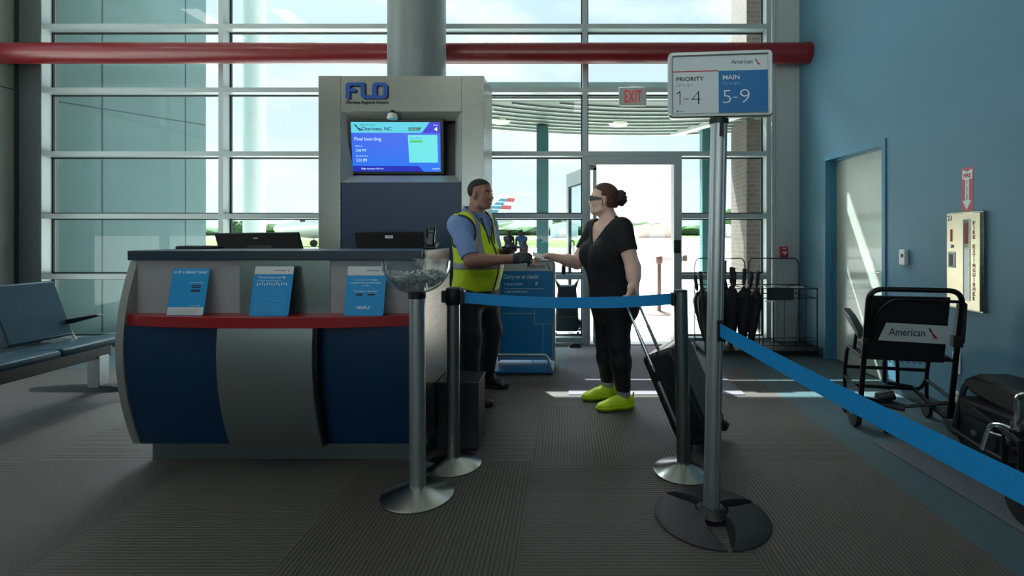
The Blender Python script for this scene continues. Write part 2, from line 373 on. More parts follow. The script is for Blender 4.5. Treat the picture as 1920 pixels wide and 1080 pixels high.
f.box(XM[3] - MW, XM[3] + MW, YW, YG + .03, 0, ZM[3] - MW)
f.box(XM[3] + MW, JX - .045, YW, YG + .03, 2.10, ZM[3] - MW)
f.box(XM[3] + MW, XM[3] + MW + .028, YW + .03, YG + .03, 0, 2.10)
f.box(XM[3] + .10, XM[3] + .14, YG - .02, YG + .04, 0, 2.085)
f.box(XM[3] + MW, XM[3] + .14, YG - .02, YG + .04, 2.05, 2.10)
f.box(XM[3] + MW, JX - .045, YW + .02, YG + .05, 0.0, 0.012)
f.build('frame', M_frame, d2, bevel=.002)
hinge = Vector((XM[3] + .05, YG + .05, 0)); tip = Vector((0.035, 6.74, 0)); dl = (tip - hinge); LW = dl.length; dl.normalize(); dn = Vector((-dl.y, dl.x, 0))
def lp(u, v, z): return hinge + dl * u + dn * v + Z_ * z
def lbox(mb, u0, u1, z0, z1, t=.022): mb.obox(lp((u0 + u1) / 2, 0, (z0 + z1) / 2), dl, dn, Z_, (u1 - u0) / 2, t, (z1 - z0) / 2)
f = MB(); lbox(f, 0, .07, .02, 2.10); lbox(f, LW - .09, LW, .02, 2.10); lbox(f, .07, LW - .09, 1.93, 2.10); lbox(f, .07, LW - .09, .02, .22); f.build('leaf_frame', M_frame, d2, bevel=.002)
f = MB(); lbox(f, .065, .085, .22, 1.93, .012); lbox(f, LW - .105, LW - .085, .22, 1.93, .012); lbox(f, .085, LW - .105, 1.91, 1.93, .012); f.build('gasket', M_gasket, d2)
MB().add([lp(.07, 0, .22), lp(LW - .09, 0, .22), lp(LW - .09, 0, 1.93), lp(.07, 0, 1.93)], [(0, 1, 2, 3)]).build('leaf_glass', M_glass_out, d2)
f = MB(); f.tube(bend([lp(LW - .05, -.02, .95), lp(LW - .05, -.07, .95), lp(LW - .05, -.07, 1.2), lp(LW - .05, -.02, 1.2)], .02), .012); f.build('handle', M_blackmetal, d2)
MB().box(JX - .05, JX + .03, YW - .022, YW, P(0, 474, YW).z, P(0, 450, YW).z).build('latch_keeper', M_black, d2, bevel=.004)
# round column and red pipe in front of the glass
struct('column', MB().lathe([(.285, 2.766), (.285, ZC)], (-1.495, 5.0, 0), 48), pm('grey_round_column', '#7f8787', 0.4, 0.3, 0.04))
tb = MB(); tb.tube([(XL, 5.5, 3.30), (XW - .004, 5.5, 3.30)], .113, 32); struct('trim_4', tb, M_redtube)
tb = MB(); tb.tube([(XW - .05, 5.5, 3.30), (XW - .002, 5.5, 3.30)], .122, 32); struct('trim_5', tb, M_redtube)
# ceiling luminaires (seen only as light and as reflections in the glass)
M_lamp = pm('lamp_diffuser', '#ffffff', 0.6, emit='#fbfaf4', estr=LAMP_STRENGTH)
lamp0 = None
for i, (x, y) in enumerate([(-5.95, 3.3), (-4.54, 3.3), (-2.2, 0.6), (0.4, 0.6), (-2.2, -2.2), (0.4, -2.2), (-4.8, -.8), (1.7, -.8)]):
    if lamp0 is None:
        lamp0 = thing('ceiling_light', 'long recessed light in the ceiling of the hall', 'ceiling light', (x, y, ZC), group='ceiling lights of the hall')
        fm = MB(); fm.box(-.18, .18, -.65, -.62, -.05, 0); fm.box(-.18, .18, .62, .65, -.05, 0); fm.box(-.18, -.15, -.62, .62, -.05, 0); fm.box(.15, .18, -.62, .62, -.05, 0)
        fm.build('frame', M_white, lamp0, world=False); MB().box(-.15, .15, -.62, .62, -.035, -.002).build('diffuser', M_lamp, lamp0, world=False)
    else:
        q = copy_tree(lamp0); q.location = (x, y, ZC)
# ------------------------------------------------------------------ outside
gz = -0.03
gr = MB(); gr.box(-400, 400, 5.95, 900, gz - .3, gz); gr.box(-400, 400, -300, YB - .2, gz - .3, gz); gr.box(-400, XL - .2, YB - .2, 5.95, gz - .3, gz); tag(gr.build('ground', M_concrete), kind='structure')
M_grass = pm('mown_grass', '#4f6636', 0.9, 0, 0.2, 0.8, spec=.05)
g = MB(); g.box(-160, 6, 46, 118, gz - .01, gz + .03); g.box(-300, 300, 190, 420, gz - .01, gz + .03); tag(g.build('grass_field', M_grass), kind='structure')
g = MB(); g.box(-2, 60, 8.75, 8.85, gz, gz + .004); tag(g.build('ground_marking', pm('orange_line_paint', '#c97b4a', 0.8)), kind='structure')
# building wing at the left, seen through the glass
M_ext = pm('exterior_metal_panel', '#748f90', 0.3, 0.25, 0.03)
a0, a1 = Vector((-6.55, 5.99, 0)), Vector((-5.50, 7.59, 0)); ad = (a1 - a0).normalized(); an = Vector((ad.y, -ad.x, 0))
w = MB(); w.prism([a0 + Z_ * gz, a1 + Z_ * gz, a1 - an * 3 + Z_ * gz, a0 - an * 3 + Z_ * gz], (0, 0, 9)); tag(w.build('wall_exterior', M_ext), kind='structure')
j = MB()
def on(u, z): return a0 + ad * u + Z_ * z
for px in (192, 348):
    k = -(CX - px) / F; u = (k * a0.y - a0.x) / (ad.x - k * ad.y); j.obox(on(u, 4.5), ad, an, Z_, .007, .003, 4.5)
for z in (2.96, 5.4): j.obox(on((a1 - a0).length / 2, z), ad, an, Z_, (a1 - a0).length / 2 - .01, .003, .007)
tag(j.build('trim_6', pm('panel_joint', '#3d4a4c', 0.6)), kind='structure')
M_pale = pm('pale_concrete_column', '#b9c0bd', 0.6)
tag(MB().lathe([(.20, gz), (.20, 9)], ((477 - CX) / F * 10, 10, 0), 40).build('round_column', M_pale),
    'tall round white column outside the window on the left', 'column', kind='thing')
# brick pier at the right
def brick():
    m = bpy.data.materials.new('brown_brick'); m.use_nodes = True; nt = m.node_tree; N = nt.nodes.new; L = nt.links.new
    b = nt.nodes['Principled BSDF']; b.inputs['Roughness'].default_value = .9
    tc = N('ShaderNodeTexCoord'); sx_ = N('ShaderNodeSeparateXYZ'); L(tc.outputs['Object'], sx_.inputs[0]); ad_ = N('ShaderNodeMath'); L(sx_.outputs[0], ad_.inputs[0]); L(sx_.outputs[1], ad_.inputs[1]); mp = N('ShaderNodeCombineXYZ'); L(ad_.outputs[0], mp.inputs[0]); L(sx_.outputs[2], mp.inputs[1])
    bt = N('ShaderNodeTexBrick'); bt.inputs['Color1'].default_value = lin('#62574e'); bt.inputs['Color2'].default_value = lin('#564c45'); bt.inputs['Mortar'].default_value = lin('#6e655c')
    bt.inputs['Scale'].default_value = 4.0; bt.inputs['Mortar Size'].default_value = .02; L(mp.outputs[0], bt.inputs['Vector']); L(bt.outputs[0], b.inputs['Base Color'])
    return m
tag(MB().box(2.54, 3.6, 6.95, 7.6, gz, 8).build('brick_pier', brick()), 'brown brick pier outside the window at the right', 'wall', kind='structure')
# canopy over the walkway
M_post = pm('teal_steel_post', '#3f6e70', 0.45, 0.2, 0.03)
for px0, px1, Y, lab in ((1006, 1028, 7.3, 'dark teal steel canopy post outside between the two people'), (1317, 1333, 7.5, 'dark teal steel canopy post outside behind the priority sign pole')):
    x0, x1 = (px0 - CX) / F * Y, (px1 - CX) / F * Y
    t = thing('canopy_post', lab, 'post', ((x0 + x1) / 2, Y, gz))
    MB().box(x0, x1, Y, Y + .16, gz, 2.893).build('shaft', M_post, t, bevel=.006)
    MB().box(x0 - .06, x1 + .06, Y - .05, Y + .21, gz, gz + .02).build('base_plate', M_post, t)
cpy = thing('entrance_canopy', 'curved canopy with a slatted soffit outside above the door', 'canopy', (.9, 6.1, 2.9))
R0 = 5.6; cc = Vector((1.15, 8.05 - R0, 0))
def yfront(x, r=R0):
    q = r * r - (x - cc.x) ** 2
    return cc.y + math.sqrt(max(q, 0.01))
pts = [(x, yfront(x)) for x in np.linspace(-2.2, 3.6, 40)]
pl = [(-2.2, 6.08)] + pts + [(3.6, 6.08)]
MB().prism([(x, y, 2.92) for x, y in pl], (0, 0, .07)).build('soffit', pm('grey_green_soffit', '#4d5850', 0.6), cpy)
ed = MB(); ed.rings([[(x, y, 2.895), (x, y + .05, 2.895), (x, y + .05, 3.05), (x, y, 3.05)] for x, y in pts]); ed.build('edge', M_pale, cpy)
sl_ = MB()
for k in range(1, 9):
    r = R0 - k * .215
    row = [(x, yfront(x, r)) for x in np.linspace(-2.2, 3.6, 50) if r > abs(x - cc.x) and yfront(x, r) > 6.1]
    if len(row) > 2: sl_.rings([[(x, y, 2.90), (x, y + .022, 2.90), (x, y + .022, 2.925), (x, y, 2.925)] for x, y in row])
sl_.build('slats', pm('pale_green_slat', '#9aa59c', .5), cpy)
MB().box(-2.2, 3.6, 5.96, 6.02, 2.92, 3.12).build('ledger', M_pale, cpy)
bm_ = MB(); q0, q1 = Vector((2.62, 6.1, 2.90)), Vector((1.75, 7.98, 2.90)); dq = (q1 - q0).normalized(); bm_.obox((q0 + q1) / 2, dq, Vector((-dq.y, dq.x, 0)), Z_, (q1 - q0).length / 2, .07, .03); bm_.build('beam', M_pale, cpy)
for px, py in ((938, 231), (1160, 236)):
    Y = 1.58 * F / (CY - py); c = P(px, py, Y); MB().lathe([(.12, 0), (.15, .03)], (c.x, c.y, 2.885), 28).build('downlight', pm('cream_downlight', '#d9dcc0', 0.4), cpy)
# hangars, trees
def building(pl_, pr, Y, ztop, zpk, lab, col, depth=16):
    x0, x1 = (pl_ - CX) / F * Y, (pr - CX) / F * Y
    t = thing('hangar', lab, 'building', ((x0 + x1) / 2, Y, gz))
    MB().prism([(x0, Y, gz), (x1, Y, gz), (x1, Y, ztop), ((x0 + x1) / 2, Y, zpk), (x0, Y, ztop)], (0, depth, 0)).build('wall', pm('hangar_' + col, col, 0.7), t)
    r = MB()
    for a, b in (((x0 - .3, ztop - .05), ((x0 + x1) / 2, zpk)), (((x0 + x1) / 2, zpk), (x1 + .3, ztop - .05))):
        r.prism([(a[0], Y - .3, a[1]), (b[0], Y - .3, b[1]), (b[0], Y - .3, b[1] + .25), (a[0], Y - .3, a[1] + .25)], (0, depth + .6, 0))
    r.build('roof', pm('hangar_roof', '#a9b2b2', 0.5), t)
    d = MB(); d.box(x0 + (x1 - x0) * .3, x0 + (x1 - x0) * .7, Y - .06, Y, gz, ztop * .8); d.build('door', pm('hangar_door', '#c3c2bc', 0.6), t)
building(1032, 1084, 140, 3.5, 4.6, 'pale blue hangar beyond the grass behind the open door leaf', '#9fb3bb')
building(1196, 1268, 150, 3.4, 4.3, 'wide beige hangar seen through the open doorway', '#b5aa9e')
building(1356, 1380, 150, 3.2, 3.9, 'small grey hangar far off beside the brick pier', '#a4aeac')
building(1150, 1194, 175, 3.0, 3.4, 'low beige shed beside the wide hangar in the doorway', '#c0b5a8')
def foliage(name, pts, m, dens=1):
    mb = MB(); ico = bmesh.new(); bmesh.ops.create_icosphere(ico, subdivisions=2, radius=1)
    iv = [v.co.copy() for v in ico.verts]; ic = [tuple(v.index for v in f.verts) for f in ico.faces]; ico.free()
    for c, r in pts:
        rr = random.Random(hash((round(c[0]), round(c[1]))) & 0xffff)
        mb.add([Vector(c) + Vector((v.x * r[0], v.y * r[1], v.z * r[2])) * (0.85 + .3 * rr.random()) for v in iv], ic)
    return mb.build(name, m, smooth=False)
M_leaf = pm('far_foliage', '#3c5238', 0.9, 0, 0.35, 0.25, spec=.05)
pts = []
x = -420
while x < 330:
    h = 5.2 + 2.2 * random.random() + 1.4 * math.sin(x * .03); r = 7 + 4 * random.random()
    pts.append(((x, 330 + 16 * random.random(), h * .45), (r, 7, h * .6))); x += 4.2 + 3 * random.random()
tag(foliage('treeline', pts, M_leaf), 'low dark green line of trees along the far edge of the airfield', 'trees', kind='stuff')
def tree(px, Y, h, lab):
    x = (px - CX) / F * Y; t = thing('tree', lab, 'tree', (x, Y, gz), group='single trees beyond the apron')
    q = foliage('crown', [((random.uniform(-1, 1) * h * .28, random.uniform(-1, 1) * h * .2, h * (.5 + .35 * random.random())), (h * .28, h * .28, h * .22)) for _ in range(10)], M_leaf); q.parent = t
    MB().tube([(0, 0, 0), (0, 0, h * .6)], h * .04).build('trunk', pm('bark', '#4b4038', 0.9), t, world=False)
tree(1382, 190, 10.5, 'tall rounded tree beside the brick pier beyond the apron')
tree(1412, 215, 7.5, 'shorter tree just right of the tall rounded one')
tree(1050, 230, 9.0, 'dark tree behind the pale blue hangar')
tree(446, 200, 6.5, 'small dark tree behind the round white column')
# airliner parked on the apron, nose to the left
pn, pt = Vector(((512 - CX) / F * 48, 48, 1.95)), Vector(((962 - CX) / F * 66, 66, 2.35)); ax = Vector((pt.x - pn.x, pt.y - pn.y, 0)); LP = ax.length; ax.normalize(); ay = Vector((ax.y, -ax.x, 0))
t = thing('aeroplane', 'white and silver jet parked on the apron outside, tail striped red and blue', 'aeroplane', (pn.x, pn.y, gz))
M_jet = pm('silver_livery', '#c4c9cc', 0.3, 0.3, 0.02); M_jetw = pm('white_livery', '#dfe3e5', 0.35)
def jp(u, v, z): return pn + ax * u + ay * v + Z_ * (z - pn.z)
prof = [(0, .03, 1.75), (.15, .28, 1.76), (.6, .58, 1.82), (1.4, .92, 1.92), (2.3, 1.15, 2.05), (3.2, 1.30, 2.10), (4.6, 1.35, 2.12), (LP - 9, 1.35, 2.12), (LP - 6, 1.2, 2.3), (LP - 3, .8, 2.6), (LP - 1, .42, 2.8), (LP, .12, 2.9)]
MB().rings([[jp(u, r * math.cos(2 * PI * k / 28), zc + r * math.sin(2 * PI * k / 28)) for k in range(28)] for u, r, zc in prof]).build('fuselage', M_jet, t)
for u, z, a in ((2.35, 2.78, 40), (2.95, 2.9, 52), (2.6, 2.86, 120), (2.0, 2.7, 70)):
    r = 1.18 if u < 2.6 else 1.28; th = math.radians(a - 12)
    wd = MB(); q = jp(u, r * math.cos(th), 2.07 + r * math.sin(th)); nn = (ay * math.cos(th) + Z_ * math.sin(th)); tt = (Z_ * math.cos(th) - ay * math.sin(th)); wd.obox(q, ax, tt, nn, .22, .17, .04); wd.build('cockpit_window', M_black, t)
for k in range(12):
    wd = MB(); th = math.radians(22); q = jp(6.2 + k * .62, 1.35 * math.cos(th), 2.12 + 1.35 * math.sin(th)); wd.obox(q, ax, Z_ * math.cos(th) - ay * math.sin(th), ay * math.cos(th) + Z_ * math.sin(th), .11, .16, .02); wd.build('cabin_window', M_black, t)
dr = MB(); th = math.radians(5); q = jp(4.7, 1.35 * math.cos(th), 2.12 + 1.35 * math.sin(th))
for du in (-.38, .38): dr.obox(q + ax * du, ax, Z_, ay, .02, .8, .02)
dr.obox(q + Z_ * .8, ax, Z_, ay, .38, .02, .02); dr.build('door_outline', M_ink, t)
fin = [(LP - 5.4, 3.2), (LP - 1.2, 3.1), (LP + .55, 6.35), (LP - 1.5, 6.35)]
MB().prism([jp(u, -.12, z) for u, z in fin], ay * .24).build('tail_fin', M_jetw, t)
def edge(z, k):
    if k == 0: return LP - 5.4 + (z - 3.2) / 3.15 * 3.9
    return LP - 1.2 + (z - 3.1) / 3.25 * 1.75
sb, sr = MB(), MB(); z = 3.5; i = 0
while z < 6.0:
    a, b = edge(z, 0), edge(z, 1); a2, b2 = edge(z + .32, 0), edge(z + .32, 1); mid, mid2 = a + (b - a) * .5, a2 + (b2 - a2) * .5
    sb.prism([jp(a + .02, .12, z), jp(mid, .12, z), jp(mid2, .12, z + .36), jp(a2 + .02, .12, z + .36)], ay * .02)
    if i % 2 == 0: sr.prism([jp(mid, .12, z), jp(b - .02, .12, z), jp(b2 - .02, .12, z + .5), jp(mid2, .12, z + .5)], ay * .02)
    z += .5; i += 1
sb.build('tail_stripe', pm('livery_blue', '#2f7fa6', 0.4), t); sr.build('tail_stripe', pm('livery_red', '#b8475a', 0.4), t)
hs = MB()
for s_ in (1, -1): hs.prism([jp(LP - 1.9, 0, 6.35), jp(LP + .7, 0, 6.35), jp(LP + 1.6, s_ * 4.2, 6.3), jp(LP + .6, s_ * 4.2, 6.3)], (0, 0, .16))
hs.build('tailplane', M_jetw, t)
wg = MB()
for s_ in (1, -1): wg.prism([jp(LP * .42, 0, 1.25), jp(LP * .62, 0, 1.2), jp(LP * .70, s_ * 10.5, 1.75), jp(LP * .66, s_ * 10.5, 1.8)], (0, 0, .14))
wg.build('wing', M_jetw, t)
for s_ in (1, -1):
    MB().rings([[jp(u, s_ * 2.1 + r * math.cos(2 * PI * k / 18), 2.7 + r * math.sin(2 * PI * k / 18)) for k in range(18)] for u, r in ((LP - 9.2, .55), (LP - 8.8, .68), (LP - 7, .68), (LP - 5.6, .42))]).build('engine', M_jetw, t)
for u, v in ((3.6, 0), (LP * .55, 1.5), (LP * .55, -1.5)):
    q = jp(u, v, gz + .35); MB().tube([q - ay * .12, q + ay * .12], .35, 20).build('wheel', M_rubber, t); MB().tube([q, jp(u, v, 1.2)], .09).build('gear_leg', M_alu, t)
# rope barrier outside the door
M_bronze = pm('brown_metal_post', '#5a4a44', 0.45, 0.4)
c = P(1236, 588, 1.33 * F / (588 - CY)); c.z = gz
t = thing('barrier_post', 'brown barrier post with round base out on the apron', 'barrier post', c)
MB().lathe([(.23, 0), (.23, .012), (.12, .03), (.04, .05)], c, 36).build('base', M_bronze, t)
MB().lathe([(.036, .03), (.036, .86)], c, 24).build('post', M_bronze, t)
MB().lathe([(.05, .83), (.062, .86), (.062, .95), (.04, .965)], c, 24).build('head', M_bronze, t)
c2 = c + Vector((.55, .55, 0))
MB().obox((c + c2) / 2 + Z_ * .90, (c2 - c).normalized(), Vector((-.7, .7, 0)), Z_, (c2 - c).length / 2 - .05, .002, .03).build('belt', pm('pale_belt', '#b0a8a4', 0.6), t)
MB().lathe([(.05, .84), (.055, .86), (.055, .93), (.04, .95)], c2, 20).build('belt_end', M_bronze, t)
# black upright bag on little wheels outside the glass
bx, by = .02, 6.16
t = thing('trolley_bag', 'tall black trolley bag with two pointed top corners outside the glass', 'bag', (bx, by, gz))
rg = []
for z, hw, hd_ in ((.10, .135, .09), (.12, .145, .10), (.45, .135, .095), (.60, .115, .09), (.66, .118, .09)): rg.append([(bx - hw, by - hd_, z), (bx + hw, by - hd_, z), (bx + hw, by + hd_, z), (bx - hw, by + hd_, z)])
MB().rings(rg).build('body', pm('black_nylon', '#14262a', 0.7, 0, .1, 30), t, bevel=.02)
e = MB()
for s_ in (-1, 1): e.prism([(bx + s_ * .07, by - .08, .64), (bx + s_ * .12, by - .08, .64), (bx + s_ * .15, by - .08, .74), (bx + s_ * .10, by - .08, .68)], (0, .15, 0))
e.build('corner_flap', M_black, t)
for s_ in (-1, 1): MB().tube([(bx + s_ * .12, by - .10, .035), (bx + s_ * .15, by - .10, .035)], .062, 18).build('wheel', M_rubber, t)
MB().tube(bend([(bx + .15, by, .1), (bx + .2, by, .12), (bx + .2, by, .3)], .03), .012).build('strut', M_blackmetal, t)
# ------------------------------------------------------------------ service counter
cx0, cx1 = -2.411, -0.775
ct = thing('service_counter', 'boarding counter with blue and steel curved front panels and a red shelf', 'counter', (-1.6, 2.9, 0))
def slab(mb, xs, fy, yb, z0, z1):
    top = [(x, fy(x)) for x in xs]; poly = [(x, y, z0) for x, y in top] + [(xs[-1], yb, z0), (xs[0], yb, z0)]
    return mb.prism(poly, (0, 0, z1 - z0))
xs = list(np.linspace(-2.395, cx1 - .012, 2))
slab(MB(), xs, lambda x: 2.71, 3.12, 1.154, 1.207).build('countertop', M_navy, ct, bevel=.004)
bp_ = MB(); bp_.box(-2.37, -1.80, 2.745, 2.765, .80, 1.154); bp_.build('back_panel', M_greylam, ct); bp_ = MB(); bp_.box(-1.30, cx1 - .012, 2.745, 2.765, .80, 1.154); bp_.build('back_panel', M_greylam, ct)
MB().box(-1.80, -1.30, 2.741, 2.765, .80, 1.154).build('back_panel', pm('steel_back_panel', '#82918c', 0.32, 0.8, 0.02, 8, stretch=(90, 1, 1)), ct)
ny = lambda x: 2.60 + .09 * ((x + 1.58) / .81) ** 2
xs = list(np.linspace(-2.375, cx1 - .012, 25))
slab(MB(), xs, ny, 2.75, .800, .860).build('shelf', M_redlam, ct, bevel=.003)
def front(x0, x1, prof, th, name, m, n=10):
    # prof: list of (z, y) outer line
    mb = MB(); mb.rings([[(x0, y, z), (x1, y, z), (x1, y + th, z), (x0, y + th, z)] for z, y in prof]); return mb.build(name, m, ct, angle=50)
zs = np.linspace(.128, .802, 14)
def blue_y(z): return 2.665 + .105 * ((.72 - z) / .6) ** 2 * (1 if z < .72 else .3)
def st_y(z): return 2.592 + .115 * ((.66 - z) / .53) ** 2
front(-2.365, -1.835, [(z, blue_y(z)) for z in zs], .03, 'front_panel', M_deepblue)
front(-1.315, cx1 - .012, [(z, blue_y(z)) for z in zs], .03, 'front_panel', M_deepblue)
front(-1.825, -1.325, [(z, st_y(z)) for z in zs], .10, 'front_panel', pm('steel_front_panel', '#98a39f', 0.33, 0.85, 0.02, 8, stretch=(90, 1, 1)))
bk = MB(); bk.rings([[(-1.84, st_y(z) + .02, z), (-1.31, st_y(z) + .02, z), (-1.31, 2.85, z), (-1.84, 2.85, z)] for z in np.linspace(.14, .80, 8)]); bk.build('panel_edge', M_black, ct)
MB().box(-2.36, cx1 - .012, 2.80, 2.84, .14, .80).build('carcass', M_black, ct)
def endp(x0, x1, name, m, yback, ztop=1.154, dx=0):
    a = [(2.745 - .0 , ztop)]
    pf = []
    for z in np.linspace(ztop, .128, 22):
        q = (z - .68); y = 2.655 + (.095 * (q / .47) ** 2 if q > 0 else .11 * (q / .55) ** 2); pf.append((y, z))
    pb = [(yback(z), z) for z in np.linspace(.128, ztop, 16)]
    return MB().prism([(x0, y, z) for y, z in pf + pb], (x1 - x0, 0, 0)).build(name, m, ct, bevel=.002)
yb_ = lambda z: 3.14 + .16 * math.sin(min(1, max(0, (z - .128) / 1.0)) * PI * .62)
endp(cx0, cx0 + .042, 'end_panel', pm('pale_steel_edge', '#a8aaa4', .36, .6, .03, 8, stretch=(1, 1, 90)), yb_)
endp(cx1 - .012, cx1 + .006, 'end_panel', M_steel, yb_, 1.207)
MB().box(-2.38, cx1 - .03, 2.86, 3.1, 0, .135).build('kick_plate', pm('dull_steel_kick', '#77807c', 0.42, 0.85, 0.08, 2, stretch=(1, 1, 40)), ct)
MB().box(-2.36, cx1 - .015, 2.85, 3.13, .10, .13).build('bottom_board', M_black, ct)
MB().box(-2.36, cx1 - .015, 3.12, 3.75, .86, .90).build('worktop', M_greylam, ct, bevel=.003)
sd = MB(); sd.box(-2.36, -2.33, 3.13, 3.72, .13, .86); sd.build('side_board', M_navy, ct); sd = MB(); sd.box(-.83, -.80, 3.1, 3.72, .13, .86); sd.build('side_board', M_navy, ct)
MB().box(-2.36, -.80, 3.1, 3.13, .13, 1.154).build('rear_board', M_navy, ct)
ft = MB(); ft.box(-2.33, -2.27, 3.64, 3.70, 0, .13); ft.build('foot', M_black, ct); ft = MB(); ft.box(-.9, -.84, 3.64, 3.70, 0, .13); ft.build('foot', M_black, ct)

# ------------------------------------------------------------------ leaning cards on the red shelf
SZ = .8612
def card(pl, pr, ptop, pbot, Yb, Yt, name, label):
    bl = P(pl, pbot, Yb); br = P(pr, pbot, Yb); bl.z = br.z = SZ
    w = (br - bl).length; tl_z = H - (ptop - CY) / F * Yt; up = Vector((0, Yt - Yb, tl_z - SZ)); h = up.length; up.normalize()
    nrm = X_.cross(up); o = bl
    t = thing(name, label, 'sign', bl + X_ * (w / 2), group='tilted notices on the red counter shelf')
    rr = .012
    poly = [(rr, 0)] + [(w - rr, 0), (w - rr * .3, rr * .3), (w, rr), (w, h - rr), (w - rr * .3, h - rr * .3), (w - rr, h), (rr, h), (rr * .3, h - rr * .3), (0, h - rr), (0, rr), (rr * .3, rr * .3)]
    bd = MB().plate(o - nrm * .004, X_, up, poly, .004).build('board', M_sky_blue, t)
    st = MB(); yb = 2.738; st.prism([o + X_ * (w * .25) + up * (h * .55) - nrm * .004, o + X_ * (w * .25) + Vector((0, yb - Yb, .0)), o + X_ * (w * .25) + Vector((0, yb - Yb - .02, .0)), o + X_ * (w * .25) + up * (h * .45) - nrm * .004], X_ * (w * .5))
    st.build('easel_back', pm('brown_card_back', '#6a4d42', 0.7), t)
    return bd, o, up, w, h
def lines(mb, o, up, rows):                      # thin rules standing for small print: (x, y, w, h)
    for x, y, w, h in rows: mb.rect(o, X_, up, x, y, w, h, .0006)
t, o, up, w, h = card(311, 381, 504, 591, 2.655, 2.705, 'notice_card', 'plain blue tilted notice with a white foot strip on the red shelf')
MB().rect(o, X_, up, 0.004, .003, w - .008, h * .165, .0006).build('foot_strip', M_white, t)
q = MB(); q.text('IS IT A SMART BAG?', o, X_, up, w * .06, h * .90, w * .88, h * .05, .0008, .02)
q.text('Learn more inside', o, X_, up, w * .5, h * .69, w * .4, h * .025, .0008); q.text('American', o, X_, up, w * .6, h * .205, w * .2, h * .022, .0008); q.rect(o, X_, up, w * .82, h * .205, w * .05, h * .02, .0008); q.build('lettering', M_whiteink, t)
q = MB(); q.rect(o, X_, up, w * .58, h * .585, w * .24, h * .025); q.rect(o, X_, up, w * .58, h * .625, w * .24, h * .02); q.rect(o, X_, up, w * .58, h * .50, w * .23, h * .05); q.build('picture', M_ink, t)
q = MB(); lines(q, o + X_.cross(up) * .0006, up, [(w * .06, h * (.03 + .03 * k), w * .8, h * .006) for k in range(4)]); q.build('small_print', pm('grey_ink', '#8c979c', .6), t)
t, o, up, w, h = card(466, 540.5, 499, 594, 2.64, 2.70, 'notice_card', 'blue and white tilted notice with a row of small icons, middle of the red shelf')
MB().rect(o, X_, up, 0.001, h * .835, w - .002, h * .16, .0006).build('header_strip', M_white, t)
q = MB(); q.text('These may not fly', o, X_, up, w * .12, h * .735, w * .7, h * .06, .0008, .012); q.text('without airline approval', o, X_, up, w * .1, h * .69, w * .6, h * .028, .0008)
for k in range(13): q.rect(o, X_, up, w * (.10 + .062 * k), h * (.60 + .012 * (k % 3)), w * .026, h * (.055 - .012 * (k % 2)), .0008)
q.build('lettering', M_whiteink, t)
q = MB(); lines(q, o, up, [(w * .1, h * (.52 - .022 * k), w * (.78 - .05 * (k % 3)), h * .006) for k in range(6)] + [(w * .1, h * (.36 - .024 * k), w * .2, h * .006) for k in range(4)] + [(w * .34, h * (.36 - .024 * k), w * .17, h * .006) for k in range(4)] + [(w * .55, h * (.36 - .024 * k), w * .32, h * .006) for k in range(4)] + [(w * .1, h * (.24 - .022 * k), w * (.76 - .06 * (k % 2)), h * .006) for k in range(8)]); q.build('small_print', pm('pale_blue_ink', '#5fb0dd', .6), t)
nn = X_.cross(up) * .0006
q = MB(); q.text('American', o + nn, X_, up, w * .50, h * .90, w * .30, h * .03, .0006, .01); logo_mark(q, None, o + nn, X_, up, w * .83, h * .885, w * .07, h * .06); q.build('lettering', M_ink, t)
q = MB(); logo_mark(None, q, o + nn, X_, up, w * .83, h * .885, w * .07, h * .06); q.build('logo', M_red, t)
t, o, up, w, h = card(644, 718.5, 499, 595, 2.645, 2.70, 'notice_card', 'blue and white tilted notice with centred text beside the clear bowl')
MB().rect(o, X_, up, 0.001, h * .81, w - .002, h * .185, .0006).build('header_strip', M_white, t)
q = MB(); q.text('Complete your Preflight', o, X_, up, w * .18, h * .70, w * .62, h * .035, .0008, .01); q.text('medical and travel check before', o, X_, up, w * .12, h * .645, w * .76, h * .035, .0008, .01); q.text('you fly', o, X_, up, w * .40, h * .59, w * .18, h * .035, .0008, .01)
q.text('Scan here to download', o, X_, up, w * .22, h * .475, w * .58, h * .035, .0008, .012); q.text('VERIFLY', o, X_, up, w * .30, h * .135, w * .36, h * .055, .0008, .03); q.build('lettering', M_whiteink, t)
q = MB(); q.rect(o, X_, up, w * .26, h * .405, w * .18, h * .035); q.build('badge', M_black, t); q = MB(); q.rect(o, X_, up, w * .57, h * .405, w * .18, h * .035); q.build('badge', M_black, t)
nn = X_.cross(up) * .0006
q = MB(); q.text('American', o + nn, X_, up, w * .50, h * .895, w * .32, h * .035, .0006, .01); logo_mark(q, None, o + nn, X_, up, w * .86, h * .875, w * .08, h * .08); q.build('lettering', M_ink, t)
q = MB(); logo_mark(None, q, o + nn, X_, up, w * .86, h * .875, w * .08, h * .08); q.build('logo', M_red, t)

